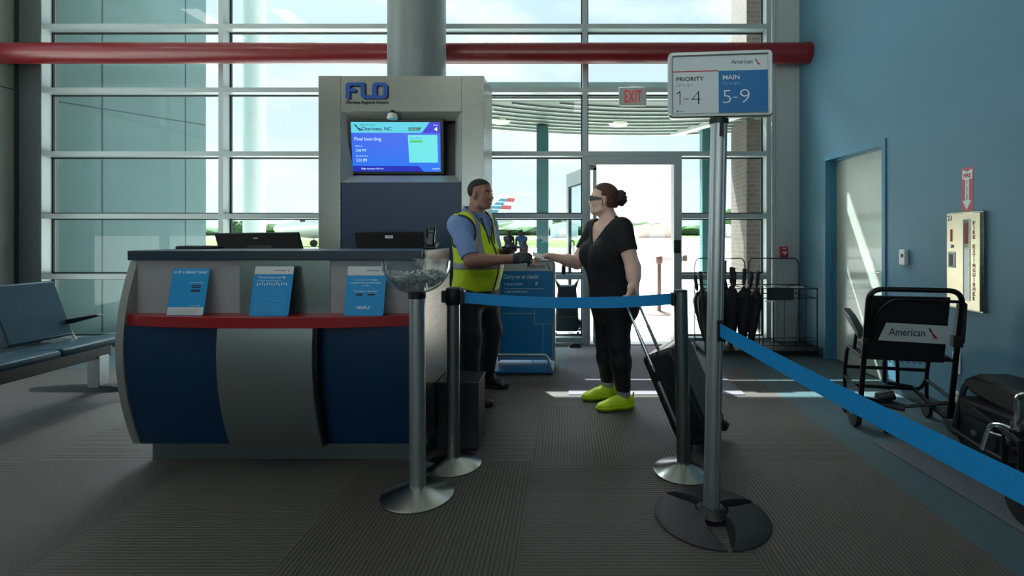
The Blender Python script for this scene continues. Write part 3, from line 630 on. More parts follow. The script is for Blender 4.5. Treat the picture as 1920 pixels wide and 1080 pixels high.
# ------------------------------------------------------------------ monitors and handset behind the counter
def monitor(pl, pr, plb, prb, ptop, pbot, Y, label, sticker):
    a, b = P(pl, ptop, Y), P(pr, ptop - (2 if sticker == 0 else 0), Y); c, d = P(plb, pbot, Y - .06), P(prb, pbot, Y - .06)
    dz = (a - c); w = b - a
    k = 2.3; c2, d2_ = a - (a - c) * k, b - (b - d) * k
    base = Vector(((c2.x + d2_.x) / 2, Y + .08, .9)); t = thing('monitor', label, 'monitor', base)
    th = Vector((0, .03, .006))
    bsh = MB().prism([c2, d2_, b, a], th).build('back_shell', pm('monitor_plastic', '#08090b', .6, spec=.2), t, bevel=.004)
    MB().prism([c2 + th + (a - c2) * .04 + (d2_ - c2) * .02, d2_ + th + (b - d2_) * .04 - (d2_ - c2) * .02, b + th - (b - d2_) * .04 - (b - a) * .02, a + th - (a - c2) * .04 + (b - a) * .02], Vector((0, .002, 0))).build('screen', pm('dark_screen', '#10161c', .15), t)
    m = (c2 + d2_) / 2 + Vector((0, .02, .02)); s = MB(); s.box(m.x - .03, m.x + .03, m.y - .01, m.y + .03, .9, m.z + .10); s.build('stand', M_black, t, bevel=.004)
    MB().box(m.x - .11, m.x + .11, m.y - .08, m.y + .11, .9, .912).build('foot', M_black, t, bevel=.003)
    up = (a - c).normalized(); o_ = a + w * .5 - up * .035
    q = MB(); q.rect(o_, w.normalized(), up, -.027 if sticker else -.025, -.012, .052 if sticker else .03, .022 if sticker else .009); q.build('sticker' if sticker else 'logo', M_white if sticker else M_alu, bsh)
    if sticker: q = MB(); q.text('ASSET', o_, w.normalized(), up, -.018, -.006, .034, .01, .0014); q.build('lettering', M_ink, bsh)
    if sticker == 0: MB().rect(c2 + (a - c2) * .6, w.normalized(), up, w.length * .35, .0, w.length * .28, .03).build('vent', M_blackmetal, bsh)
    return t
monitor(401, 557, 410, 566, 438.5, 470, 3.22, 'larger black monitor seen from behind, left on the counter', 0)
monitor(664, 793, 668, 794, 435.5, 470, 3.30, 'smaller black monitor with a white sticker seen from behind by the handset', 1)
hx = P(808, 465, 3.03); t = thing('radio_handset', 'black handset standing in a cradle at the right end of the counter', 'handset', (hx.x, 3.03, 1.207))
MB().box(hx.x - .04, hx.x + .035, 3.0, 3.06, 1.207, 1.225).build('cradle', M_black, t, bevel=.005)
MB().rings([[(hx.x + dx - w_, 3.03 - w_ * .7, z), (hx.x + dx + w_, 3.03 - w_ * .7, z), (hx.x + dx + w_, 3.03 + w_ * .7, z), (hx.x + dx - w_, 3.03 + w_ * .7, z)] for z, w_, dx in ((1.222, .024, -.004), (1.26, .026, -.002), (1.29, .021, .002), (1.305, .023, .004), (1.325, .024, .006), (1.342, .018, .006))]).build('body', pm('glossy_black_plastic', '#0c0d0f', .2), t, bevel=.008)
MB().tube([(hx.x - .022, 3.02, 1.25), (hx.x - .026, 3.02, 1.33)], .006).build('antenna', M_black, t)
MB().rings([[(hx.x + .034 + r_ * math.cos(k), 3.03 + r_ * math.sin(k), z) for k in np.linspace(0, 2 * PI, 12, endpoint=False)] for r_, z in ((.012, 1.225), (.012, 1.24), (.015, 1.245))]).build('knob', M_alu, t)
kb = thing('keyboard', 'thin dark keyboard lying at the back of the counter', 'keyboard', (-2.28, 3.06, 1.207)); MB().box(-2.36, -2.14, 3.0, 3.11, 1.207, 1.222).build('body', M_black, kb, bevel=.003)
kk = MB(); [kk.box(-2.355 + i * .0205, -2.339 + i * .0205, 3.005 + j_ * .026, 3.026 + j_ * .026, 1.221, 1.2255) for i in range(10) for j_ in range(4)]; kk.build('keys', pm('dark_key_caps', '#202326', .5), kb)

# ------------------------------------------------------------------ dark floor-standing box beside the counter
t = thing('plinth_box', 'dark box standing on the carpet against the right end of the counter', 'box', (-.64, 3.08, 0))
MB().box(-.765, -.518, 2.96, 3.20, .012, .395).build('body', pm('charcoal_box', '#15181f', .45, 0, .05), t, bevel=.004)
MB().box(-.765, -.514, 2.955, 3.205, .395, .413).build('lid', pm('charcoal_lid', '#23262b', .4), t, bevel=.003)
MB().box(-.75, -.53, 2.975, 3.19, 0, .012).build('foot', M_black, t)

# ------------------------------------------------------------------ steel display kiosk with flight screen
KY = 4.60
def K(px, py): return P(px, py, KY)
kx0, kx1, kz1 = K(597, 0).x, K(907, 0).x, K(0, 142).z
ix0, ix1, iz0, iz1 = K(639, 0).x, K(865, 0).x, K(0, 342).z, K(0, 210).z
kt = thing('display_kiosk', 'tall brushed steel kiosk around the column, with a flight screen set in it', 'kiosk', ((kx0 + kx1) / 2, 4.85, 0))
f = MB(); f.box(kx0, ix0 - .002, KY, 4.72, 0, kz1); f.build('side_post', M_steel, kt, bevel=.002)
f = MB(); f.box(ix1 + .002, kx1, KY, 4.72, 0, kz1); f.build('side_post', M_steel, kt, bevel=.002)
f = MB(); f.box(ix0 - .0005, ix1 + .0005, KY + .001, 4.72, iz1 + .002, kz1 - .001); f.build('top_panel', M_steel, kt, bevel=.002)
f = MB(); f.box(kx0, kx0 + .02, 4.72, 5.12, 0, kz1); f.build('side_panel', M_steelh, kt); f = MB(); f.box(kx1 - .02, kx1, 4.72, 5.12, 0, kz1); f.build('side_panel', M_steelh, kt)
f = MB(); f.box(ix0 + .001, ix1 - .001, KY + .004, 4.66, 0, iz0 - .0002); f.build('lower_panel', pm('kiosk_navy', '#1e3350', .4, 0, .03), kt, bevel=.002)
ox0, ox1, oz0, oz1, KD = K(655, 0).x, K(850, 0).x, K(0, 327).z, K(0, 223).z, .085
rv = MB()
def fr_(a, b): rv.add([a[0], a[1], b[1], b[0]], [(0, 1, 2, 3)])
A = [Vector((ix0, KY, iz0)), Vector((ix1, KY, iz0)), Vector((ix1, KY, iz1)), Vector((ix0, KY, iz1))]; B = [Vector((ox0, KY + KD, oz0)), Vector((ox1, KY + KD, oz0)), Vector((ox1, KY + KD, oz1)), Vector((ox0, KY + KD, oz1))]
rv.rings([A, B], caps=False); rv.build('screen_surround', pm('bevelled_steel', '#a9aca6', .4, .45, .03), kt, smooth=False)
MB().box(ix0, ix1, KY + .19, KY + .20, iz0 - .05, iz1 + .05).build('niche_back', M_black, kt)
nb = MB(); nb.rings([B, [p + Vector((0, .11, 0)) for p in B]], caps=False); nb.build('niche_side', M_black, kt, smooth=False)
# the screen, tipped forward at its top
sY = KY + .045; tl, tr, bl, br = P(651, 222.5, sY - .03), P(831.5, 224, sY - .03), P(656.5, 327, sY + .05), P(832, 327.5, sY + .05)
sx = (br - bl).normalized(); sw = (br - bl).length; su = ((tl + tr) / 2 - (bl + br) / 2); shh = su.length; su.normalize(); o = bl
sn = sx.cross(su)
scr = MB().plate(o - sn * .05, sx, su, [(-.004, 0), (sw + .004, 0), (sw + .004, shh), (-.004, shh)], .05).build('flight_screen', M_black, kt, bevel=.004)
MB().tube([(o + sx * sw * .5 + su * shh * .5) - sn * .05, (o + sx * sw * .5 + su * shh * .5) + Vector((0, .16, 0))], .04).build('wall_bracket', M_blackmetal, kt)
def em(name, c, s=1.0): return pm(name, '#000000', .4, emit=c, estr=s, var=0)
b0, b1 = .055, .045; W_, H_ = sw * (1 - 2 * .03), shh * (1 - 2 * b0)
so = o + sx * sw * .03 + su * shh * b0
def sblue():
    m = bpy.data.materials.new('screen_blue'); m.use_nodes = True; nt = m.node_tree; N = nt.nodes.new; L = nt.links.new; b = nt.nodes['Principled BSDF']
    b.inputs['Base Color'].default_value = (0.01, 0.01, 0.02, 1); b.inputs['Roughness'].default_value = .25
    tc = N('ShaderNodeTexCoord'); sp = N('ShaderNodeSeparateXYZ'); L(tc.outputs['Generated'], sp.inputs[0]); cr = N('ShaderNodeValToRGB')
    cr.color_ramp.elements[0].color = lin('#1f74ee'); cr.color_ramp.elements[1].color = lin('#2a4fe0'); L(sp.outputs['Z'], cr.inputs[0]); L(cr.outputs[0], b.inputs['Emission Color']); b.inputs['Emission Strength'].default_value = .9
    return m
MB().rect(so, sx, su, 0, 0, W_, H_, .001).build('display', sblue(), scr)
so2 = so + sn * .001
def R2(name, m, polys, lift=0):
    q = MB()
    for p_ in polys: q.plate(so2 + sn * lift, sx, su, [(x * W_, y * H_) for x, y in p_], .0006)
    return q.build(name, m, scr)
R2('header_band', em('screen_cyan', '#63dcef', .78), [[(0, .785), (.775, .785), (.80, .81), (.88, 1), (0, 1)]])
R2('header_corner', em('screen_violet', '#3a36cf', .9), [[(.79, .785), (1, .785), (1, 1), (.895, 1), (.81, .81)]])
R2('info_panel', em('screen_pale', '#74eef2', .80), [[(.645, .185), (.97, .185), (.965, .745), (.635, .745)]])
R2('footer_band', em('screen_deep', '#1526b4', .9), [[(0, 0), (.81, 0), (.745, .115), (0, .115)]])
R2('status_badge', em('screen_green', '#2b7f74', .8), [[(.645, .83), (.765, .83), (.795, .895), (.645, .895)]], .0006)
R2('progress_bar', em('screen_lime', '#52c46a', .9), [[(.66, .59), (.80, .59), (.80, .635), (.66, .635)]], .0006)
q = MB()
def st(mb, s, x, y, w, h, b=0, m=None): MB().text(s, so2 + sn * .0006, sx, su, x * W_, y * H_, w * W_, h * H_, .0006, b).build('lettering', SM[0], scr)
SM = [em('screen_navy', '#10236e', .6)]
st(q, 'Charlotte, NC', .115, .825, .34, .075, .015); st(q, 'Flight AA 5364', .11, .925, .16, .035); st(q, 'Seats confirmed', .66, .67, .13, .025); logo_mark(q, None, so2 + sn * .0006, sx, su, .03 * W_, .83 * H_, .10 * W_, .13 * H_); logo_mark(None, q, so2 + sn * .0006, sx, su, .03 * W_, .83 * H_, .10 * W_, .13 * H_); q.build('logo', SM[0], scr)
SM[0] = em('screen_white', '#cfeeff'); st(q, 'Final boarding', .035, .61, .30, .085); st(q, 'Departs', .045, .50, .075, .035); st(q, '2:50 PM', .045, .405, .115, .055); st(q, 'Boarding time', .045, .30, .13, .03); st(q, '5:21 PM', .05, .20, .115, .06); st(q, 'Flight duration: 0h 51m', .10, .035, .25, .04, .01); st(q, 'Gate', .925, .93, .05, .03); st(q, '4', .93, .82, .04, .085, .02); st(q, '2:38 PM', .90, .04, .085, .035); st(q, 'On time', .66, .845, .09, .035)
# FLO letters on the kiosk
q = MB(); fo = Vector((K(650, 0).x, KY - .012, K(0, 186).z)); fw, fh = K(728, 0).x - fo.x, K(0, 156).z - fo.z
def U(l): return [(x * fw, y * fh) for x, y in l]
q.plate(fo, X_, Z_, U([(0, 0), (.10, 0), (.10, .42), (.24, .42), (.24, .62), (.10, .62), (.10, .74), (.14, .80), (.36, .80), (.36, 1), (.06, 1), (0, .86)]), .012)
q.plate(fo, X_, Z_, U([(.36, .18), (.42, 0), (.66, 0), (.64, .16), (.64, .2), (.47, .2), (.46, .24), (.46, 1), (.36, 1)]), .012)
oo = U([(.72, 0), (.94, 0), (1, .16), (1, .84), (.94, 1), (.70, 1), (.64, .84), (.64, .3)]); 
q.plate(fo, X_, Z_, U([(.66, .0), (.94, 0), (1, .16), (.90, .24), (.88, .2), (.76, .2), (.74, .24), (.64, .16)]), .012)
q.plate(fo, X_, Z_, U([(1, .16), (1, .84), (.90, .76), (.90, .24)]), .012)
q.plate(fo, X_, Z_, U([(1, .84), (.94, 1), (.70, 1), (.64, .84), (.74, .76), (.76, .8), (.88, .8), (.90, .76)]), .012)
q.plate(fo, X_, Z_, U([(.64, .84), (.64, .16), (.74, .24), (.74, .76)]), .012)
q.build('logo_letter', pm('logo_blue', '#1049a0', .45), kt, smooth=False)
q = MB(); q.text('Florence Regional Airport', Vector((K(650, 0).x, KY - .001, K(0, 196.5).z)), X_, Z_, 0, 0, K(728, 0).x - K(650, 0).x, .038, .004, .012); q.build('lettering', M_ink, kt)
c = P(738, 219, KY); t = thing('security_camera', 'small white dome camera on top of the flight screen', 'camera', (c.x, KY - .03, c.z))
MB().lathe([(.045, 0), (.05, .01), (.038, .05), (.03, .055)], (c.x, KY - .03, c.z - .03), 24).build('body', M_white, t)
MB().lathe([(.001, .086), (.018, .082), (.027, .07), (.028, .055), (.02, .045)], (c.x, KY - .03, c.z - .03), 20).build('lens', pm('glossy_black_lens', '#08090a', .1), t)
MB().tube([(c.x, KY - .01, c.z), (c.x, KY + .02, c.z + .02)], .012).build('mount', M_white, t)

# ------------------------------------------------------------------ barrier posts, bowl, belts
def stanchion(base, top, rb, rp, label, head=True):
    t = thing('barrier_post', label, 'barrier post', base)
    MB().lathe([(rb, 0), (rb, .008), (rb * .94, .013), (rb * .30, .048), (rp + .004, .052)], base, 56).build('base', pm('spun_steel_base', '#a6a8a4', .22, 1.0, .04), t)
    a = base + Z_ * .045; MB().tube([a, top], rp, 28).build('post', M_alu if not head else pm('post_steel', '#8b9190', .3, 1.0, .04), t)
    return t
b1_, t1_ = Vector((-.735, 2.468, 0)), P(782, 551, 2.468)
sp1 = stanchion(b1_, t1_ - Z_ * .0, .178, .040, 'steel post carrying the clear bowl, front of the counter', False)
MB().tube([t1_ - Z_ * .022, t1_ + Z_ * .004], .043, 28).build('cap', M_black, sp1)
b2_, t2_ = Vector((-.630, 2.79, 0)), P(850, 541, 2.79); b3_, t3_ = Vector((.648, 2.715, 0)), P(1276, 545, 2.715)
sp2 = stanchion(b2_, t2_, .156, .036, 'thin steel barrier post beside the dark box, left end of the short blue belt')
sp3 = stanchion(b3_, t3_, .164, .037, 'steel barrier post in front of the suitcase, right end of the short blue belt')
MB().lathe([(.038, 0), (.038, .006), (.03, .01)], t3_ - Z_ * .004, 28).build('cap', M_black, sp3)
q = MB(); q.lathe([(.040, -.09), (.043, -.085), (.043, -.01), (.038, .004)], t2_, 28); q.obox(t2_ + Vector((.052, 0, -.045)), X_, Y_, Z_, .012, .022, .036); q.obox(t2_ + Vector((-.05, 0, -.045)), X_, Y_, Z_, .012, .022, .032); q.build('head', M_black, sp2)
q = MB(); q.obox(t3_ + Vector((-.044, -.005, -.045)), X_, Y_, Z_, .008, .02, .034); q.build('belt_clip', M_black, sp3)
def belt(pts, label, hgt, name='barrier_belt'):
    t = MB(); rg = []
    for p in pts:
        p = Vector(p); rg.append([p + Z_ * hgt / 2 + Y_ * .001, p + Z_ * hgt / 2 - Y_ * .001, p - Z_ * hgt / 2 - Y_ * .001, p - Z_ * hgt / 2 + Y_ * .001])
    o = t.rings(rg).build(name, M_belt); return tag(o, label, 'barrier belt')
A_, B_ = P(868, 557.5, 2.79), P(1265, 560, 2.715)
pts = []
for k in range(25):
    u = k / 24; p = A_.lerp(B_, u); p.z -= .030 * 4 * u * (1 - u) * (.9); p.y += .004 * math.sin(u * 14); pts.append(p)
belt(pts, 'short bright blue belt stretched in front of the two people', .062)
A_, B_ = P(1347, 617, 2.25), Vector((.905, .62, .815))
belt([A_.lerp(B_, k / 20) - Z_ * .012 * 4 * (k / 20) * (1 - k / 20) for k in range(21)], 'long dark blue belt running from the sign pole out past the wheelchairs', .061)
e = thing('barrier_post', 'steel barrier post at the far end of the long blue belt', 'barrier post', (.93, .56, 0))
MB().lathe([(.16, 0), (.16, .01), (.05, .045), (.04, .05)], (.93, .56, 0), 40).build('base', MATS['spun_steel_base'], e); MB().tube([(.93, .56, .04), (.93, .56, .86)], .036, 24).build('post', M_alu, e); MB().lathe([(.042, .77), (.042, .87), (.03, .88)], (.93, .56, 0), 24).build('head', M_black, e)
# clear bowl with crumpled wrappers
bc = Vector((t1_.x, t1_.y, t1_.z + .004)); bt = thing('clear_bowl', 'clear round bowl half full of silver wrappers on top of a steel post', 'bowl', bc)
pr = [(.02, 0), (.06, .006), (.095, .022), (.125, .048), (.150, .085), (.163, .125), (.167, .158)]
mb = MB(); N_ = 48
inner = [(r - .003, z + .003) for r, z in pr]
allp = pr + [(.170, .163), (.164, .163)] + inner[::-1]
mb.lathe(allp, bc, N_); mb.build('shell', glass_mat('clear_acrylic', (0.93, 0.96, 0.96), 1.6, .02), bt)
fl = MB(); rr = random.Random(3)
for k in range(700):
    while True:
        x, y = rr.uniform(-.15, .15), rr.uniform(-.15, .15); rad = math.hypot(x, y)
        if rad < .142: break
    floor_ = np.interp(rad, [p_[0] for p_ in inner], [p_[1] for p_ in inner]) + .014
    top_ = .098 + .012 * math.sin(x * 30)
    if floor_ > top_: continue
    z = rr.uniform(floor_, top_); c = bc + Vector((x, y, z)); d = Vector((rr.gauss(0, 1), rr.gauss(0, 1), rr.gauss(0, 1))).normalized(); e_ = d.cross(Vector((rr.gauss(0, 1), rr.gauss(0, 1), rr.gauss(0, 1)))).normalized(); n_ = d.cross(e_)
    s_ = rr.uniform(.006, .012); fl.add([c - d * s_ - e_ * s_ * .7, c + d * s_ - e_ * s_ * .7 + n_ * .003, c + d * s_ + e_ * s_ * .7, c - d * s_ + e_ * s_ * .7 + n_ * .004, c + n_ * .006], [(0, 1, 4), (1, 2, 4), (2, 3, 4), (3, 0, 4)])
tag(fl.build('wrappers', pm('silver_wrapper', '#c4c7c6', .4, .0, .35, 60), smooth=False), 'crumpled silver wrappers lying in the clear bowl', 'wrappers', kind='stuff')

# ------------------------------------------------------------------ group sign on its pole
sbz = Vector((.672, 2.281, 0)); stp = P(1348, 228, 2.281)
sg = thing('sign_stand', 'tall pole sign for boarding groups one to nine on a round black base', 'sign', sbz)
# three-segment rubber base
cuts = [-90, 24, 132]; Rb = .258
def seg3(a0, a1, wide):
    n = 22; prof = [(.075, .040), (.12, .036), (.17, .030), (.22, .022), (.245, .014), (Rb, .006), (Rb, 0), (.075, 0)]
    def gp(r, w): return 2.2 + (w - 2.2) * (Rb - r) / (Rb - .075)
    rings = []
    for i in range(n + 1):
        t = i / n; ring = []
        for r, z in prof:
            g0, g1 = gp(r, wide[0]), gp(r, wide[1]); a = math.radians(a0 + g0 + t * (a1 - a0 - g0 - g1)); ring.append((sbz.x + r * math.cos(a), sbz.y + r * math.sin(a), z))
        rings.append(ring)
    return rings
for i in range(3):
    a0, a1 = cuts[i], cuts[(i + 1) % 3] + (360 if i == 2 else 0)
    MB().rings(seg3(a0, a1, ((38, 20), (20, 20), (20, 38))[i])).build('base_segment', M_rubber, sg, angle=25)
MB().lathe([(.082, 0), (.082, .022), (.05, .05)], sbz, 24).build('hub', M_black, sg)
# fluted pole
dirp = (stp - (sbz + Z_ * .05)).normalized(); u_ = dirp.cross(Y_).normalized(); v_ = dirp.cross(u_)
rg = []
for p in (sbz + Z_ * .05, stp):
    ring = []
    for k in range(64):
        a = 2 * PI * k / 64; r = .0375 - (.006 if (k % 16) in (0, 1, 15) else 0); ring.append(p + u_ * (r * math.cos(a + .35)) + v_ * (r * math.sin(a + .35)))
    rg.append(ring)
MB().rings(rg).build('pole', M_alu, sg, angle=25)
MB().tube([stp - dirp * .012, stp + dirp * .010], .043, 24).build('cap', M_black, sg)
MB().obox(stp - dirp * .04 - v_ * .036 * (1 if v_.y > 0 else -1), u_, v_, dirp, .008, .006, .035).build('clamp', M_black, sg)
cp = P(1347, 617, 2.281); MB().obox(cp + Vector((-.004, -.036, 0)), X_, Y_, Z_, .014, .012, .047).build('belt_clip', M_black, sg)
yaw = math.radians(-5.5); sxv = Vector((math.cos(yaw), math.sin(yaw), 0)); szv = Vector((-.006, 0, 1)).normalized(); snv = sxv.cross(szv)
pc = P(1350, 158, 2.26); Wp, Hp = .464, .302; so_ = pc - sxv * Wp / 2 - szv * Hp / 2
def rrect(x, y, w, h, r, n=6):
    out = []
    for cx_, cy_, a in ((x + w - r, y + r, -90), (x + w - r, y + h - r, 0), (x + r, y + h - r, 90), (x + r, y + r, 180)):
        out += [(cx_ + r * math.cos(math.radians(a + 90 * k / n)), cy_ + r * math.sin(math.radians(a + 90 * k / n))) for k in range(n + 1)]
    return out
MB().plate(so_ - snv * .022, sxv, szv, rrect(0, 0, Wp, Hp, .02), .022).build('backing', M_alu, sg)
o1, i1 = rrect(0, 0, Wp, Hp, .022), rrect(.021, .021, Wp - .042, Hp - .042, .006)
q = MB(); lift = [0, .008, .008, 0]
rgs = []
for a, b in zip(o1, i1):
    A2 = so_ + sxv * a[0] + szv * a[1]; B2 = so_ + sxv * b[0] + szv * b[1]; rgs.append([A2, A2 + (B2 - A2) * .25 + snv * .009, A2 + (B2 - A2) * .75 + snv * .008, B2 + snv * .001])
q.rings(rgs, close=True, caps=False); q.build('frame', M_alu, sg)
for x, y in ((0, 0), (Wp - .032, 0), (0, Hp - .032), (Wp - .032, Hp - .032)):
    pass
px_, py_, pw, ph = .022, .022, Wp - .044, Hp - .044
crd = MB().rect(so_, sxv, szv, px_, py_, pw, ph, .001).build('card', pm('pale_sign_card', '#ccd6da', .4), sg)
o2 = so_ + snv * .001; mx = px_ + pw * .485
MB().rect(o2, sxv, szv, mx, py_, px_ + pw - mx, ph * .735, .0006).build('main_panel', pm('sign_blue', '#0769a6', .45), crd)
MB().rect(o2, sxv, szv, px_, py_ + ph * .73, mx - px_, ph * .018, .0006).build('red_rule', M_red, crd)
q = MB(); o3 = o2
q.text('PRIORITY', o3, sxv, szv, px_ + pw * .035, py_ + ph * .57, pw * .295, ph * .075, .0006, .022); q.build('lettering', M_ink, crd); q = MB()
q.plate(o3, sxv, szv, [(px_ + pw * x_, py_ + ph * y_) for x_, y_ in ((.068, .155), (.077, .155), (.077, .395), (.070, .395), (.036, .352), (.036, .333), (.068, .368))], .0006); q.rect(o3, sxv, szv, px_ + pw * .115, py_ + ph * .245, pw * .05, ph * .014); q.text('4', o3, sxv, szv, px_ + pw * .195, py_ + ph * .155, pw * .10, ph * .24, .0006, -.022); q.build('lettering', M_ink, crd); q = MB()
q.text('American', o3, sxv, szv, px_ + pw * .62, py_ + ph * .85, pw * .225, ph * .075, .0006, .004); logo_mark(q, None, o3, sxv, szv, px_ + pw * .865, py_ + ph * .825, pw * .06, ph * .11); q.build('lettering', M_ink, crd); q = MB()
q.text('oneworld', o3, sxv, szv, px_ + pw * .065, py_ + ph * .03, pw * .05, ph * .02, .0006); q.lathe([(.001, 0), (.004, 0), (.004, .0012)], (0, 0, 0), 12)
k = 36; q.v = q.v[:-k] + [tuple(o3 + sxv * (px_ + pw * .045 + x) + szv * (py_ + ph * .04 + y) + snv * z) for x, y, z in q.v[-k:]]
q.build('lettering', M_ink, crd)
q = MB(); q.text('Groups', o3, sxv, szv, px_ + pw * .035, py_ + ph * .455, pw * .175, ph * .085, .0006, -.012); q.build('lettering', pm('mid_grey_ink', '#6d7a82', .6), crd)
o4 = o2 + snv * .0006; q = MB()
q.text('MAIN', o4, sxv, szv, mx + pw * .045, py_ + ph * .58, pw * .175, ph * .075, .0006, .010); q.build('lettering', M_whiteink, crd); q = MB(); q.text('5', o4, sxv, szv, mx + pw * .045, py_ + ph * .165, pw * .085, ph * .225, .0006, -.02); q.rect(o4, sxv, szv, mx + pw * .15, py_ + ph * .255, pw * .05, ph * .014); q.text('9', o4, sxv, szv, mx + pw * .225, py_ + ph * .165, pw * .10, ph * .235, .0006, -.02); q.build('lettering', M_whiteink, crd)
q = MB(); q.text('Groups', o4, sxv, szv, mx + pw * .045, py_ + ph * .465, pw * .18, ph * .085, .0006, -.012); q.build('lettering', pm('pale_blue_grey_ink', '#8fb2c8', .6), crd)
q = MB(); logo_mark(None, q, o3, sxv, szv, px_ + pw * .865, py_ + ph * .825, pw * .06, ph * .11); q.build('logo', M_red, crd)

# ------------------------------------------------------------------ bag-size checker panel
BY = 4.88
def Bp(px, py): return P(px, py, BY)
x0, x1 = Bp(936, 0).x, Bp(1039, 0).x; zt = Bp(0, 488).z
t = thing('bag_checker', 'freestanding blue bag-size checker panel behind the short belt', 'panel', ((x0 + x1) / 2, BY, 0))
MB().tube(bend([(x0, BY, .05), (x0, BY, zt), (x1, BY, zt), (x1, BY, .05)], .05), .014, 12).build('frame', M_alu, t)
bd = MB().box(x0 + .008, x1 - .008, BY - .006, BY + .006, .06, zt - .012).build('board', pm('checker_blue', '#0779b8', .4, 0, .04), t)
hz = Bp(0, 508).z; MB().box(x0 + .008, x1 - .008, BY - .0075, BY - .005, hz, zt - .014).build('header_strip', pm('pale_header', '#b9bfbd', .5), bd)
o = Vector((x0, BY - .0075, 0)); bw = x1 - x0
q = MB(); q.text('American', o, X_, Z_, bw * .50, Bp(0, 503).z, bw * .33, .045, .0008, .01); logo_mark(q, q, o, X_, Z_, bw * .86, Bp(0, 505).z, bw * .08, .07); q.build('lettering', M_ink, bd)
o = Vector((x0, BY - .006, 0)); q = MB(); q.text('Carry-on or check?', o, X_, Z_, bw * .08, Bp(0, 525).z, bw * .64, .055, .0008, .01); q.text('1 carry-on item', o, X_, Z_, bw * .10, Bp(0, 536).z, bw * .32, .032, .0008, .01); q.text('8', o, X_, Z_, bw * .66, Bp(0, 535).z, bw * .04, .04, .0008, .02); q.rect(o, X_, Z_, bw * .10, Bp(0, 541.5).z, bw * .7, .004); q.text('1 personal item', o, X_, Z_, bw * .10, Bp(0, 550).z, bw * .42, .03, .0008, .01); q.build('lettering', M_whiteink, bd)
q = MB()
def gl(a, b): q.tube([Bp(*a) + Y_ * -.008, Bp(*b) + Y_ * -.008], .004, 6)
gl((1002, 570), (1002, 607)); gl((1002, 607), (1036, 608)); gl((1036, 608), (1036, 670)); gl((1018, 609), (1018, 670)); gl((942, 588), (1002, 588)); gl((940, 671), (1036, 671)); gl((999, 671), (999, 682)); q.build('guide_line', pm('pale_line', '#9fb6b4', .5), bd)
BF = BY - .34
q = MB(); q.tube(bend([(x0 - .01, BY, .19), (x0 - .01, BF + .1, .19), (x0 - .01, BF, .19), (x1 - .06, BF, .19), (x1 - .01, BF + .02, .03), (x1 - .01, BY, .03)], .04), .012, 10); q.build('front_rail', M_alu, t)
MB().box(x0, x1, BF, BY + .12, .018, .04).build('base_tray', pm('tray_blue', '#0e5c92', .4), t, bevel=.005)
ft = MB(); [ft.lathe([(.02, 0), (.02, .018)], (x, y, 0), 12) for x in (x0 + .03, x1 - .03) for y in (BF + .03, BY + .09)]; ft.build('foot', M_black, t)
# ------------------------------------------------------------------ things on walls and mullions
def exit_sign():
    Y = YW - .035; a, b = P(1161, 198, Y), P(1212, 163.5, Y)
    t = thing('exit_sign', 'grey exit sign with red letters on the window frame above the door', 'sign', ((a.x + b.x) / 2, YW, a.z))
    MB().box(a.x, b.x, Y, YW, a.z, b.z).build('housing', pm('grey_sign_housing', '#b4bab8', .45), t, bevel=.006)
    o = Vector((a.x, Y, a.z)); w, h = b.x - a.x, b.z - a.z
    q = MB(); q.text('EXIT', o, X_, Z_, w * .20, h * .16, w * .63, h * .68, .002, .008); q.build('lettering', pm('exit_red', '#b5242a', .5, emit='#c01f26', estr=.35), t)
exit_sign()
a, b = P(1461, 482, YW - .03), P(1475, 462, YW - .03)
t = thing('fire_alarm_pull', 'small red fire alarm pull station on the grey column', 'fire alarm', ((a.x + b.x) / 2, YW - .03, a.z))
MB().box(a.x, b.x, YW - .075, YW - .03, a.z, b.z).build('body', pm('alarm_red', '#a51d22', .4), t, bevel=.006)
q = MB(); m = (a.x + b.x) / 2; q.box(m - .026, m + .026, YW - .083, YW - .075, a.z + .05, a.z + .064); q.box(m - .008, m + .008, YW - .083, YW - .075, a.z + .03, a.z + .05); q.build('handle', M_white, t, bevel=.002)
q = MB(); q.text('FIRE', Vector((a.x, YW - .075, a.z)), X_, Z_, .02, .094, .045, .014, .001, .02); q.build('lettering', M_whiteink, t)
# side light notice on the glass
a, b = P(1284, 482, YG - .006), P(1321, 436, YG - .006)
t = thing('window_notice', 'white printed notice on the glass of the side light by the door', 'notice', ((a.x + b.x) / 2, YG - .006, a.z))
o = Vector((a.x, YG - .0065, a.z)); w, h = b.x - a.x, b.z - a.z
q = MB()
q.text('NOTICE', o, X_, Z_, w * .1, h * .78, w * .75, h * .12, .0008, .02)
for k, (s_, ww) in enumerate((('AUTHORIZED', .8), ('PERSONNEL ONLY', .85), ('BEYOND THIS', .7), ('POINT', .4))): q.text(s_, o, X_, Z_, w * (.5 - ww / 2), h * (.62 - k * .14), w * ww, h * .085, .0008, .012)
M_frost = glass_mat('frosted_print', (.80, .84, .84), 0.3, .5); q.build('lettering', M_frost, t)
q = MB()
for k in range(8): q.rect(o, X_, Z_, 0, -.02 - k * .012, w * .95, .0035, .0008)
q.build('rule', M_frost, t)
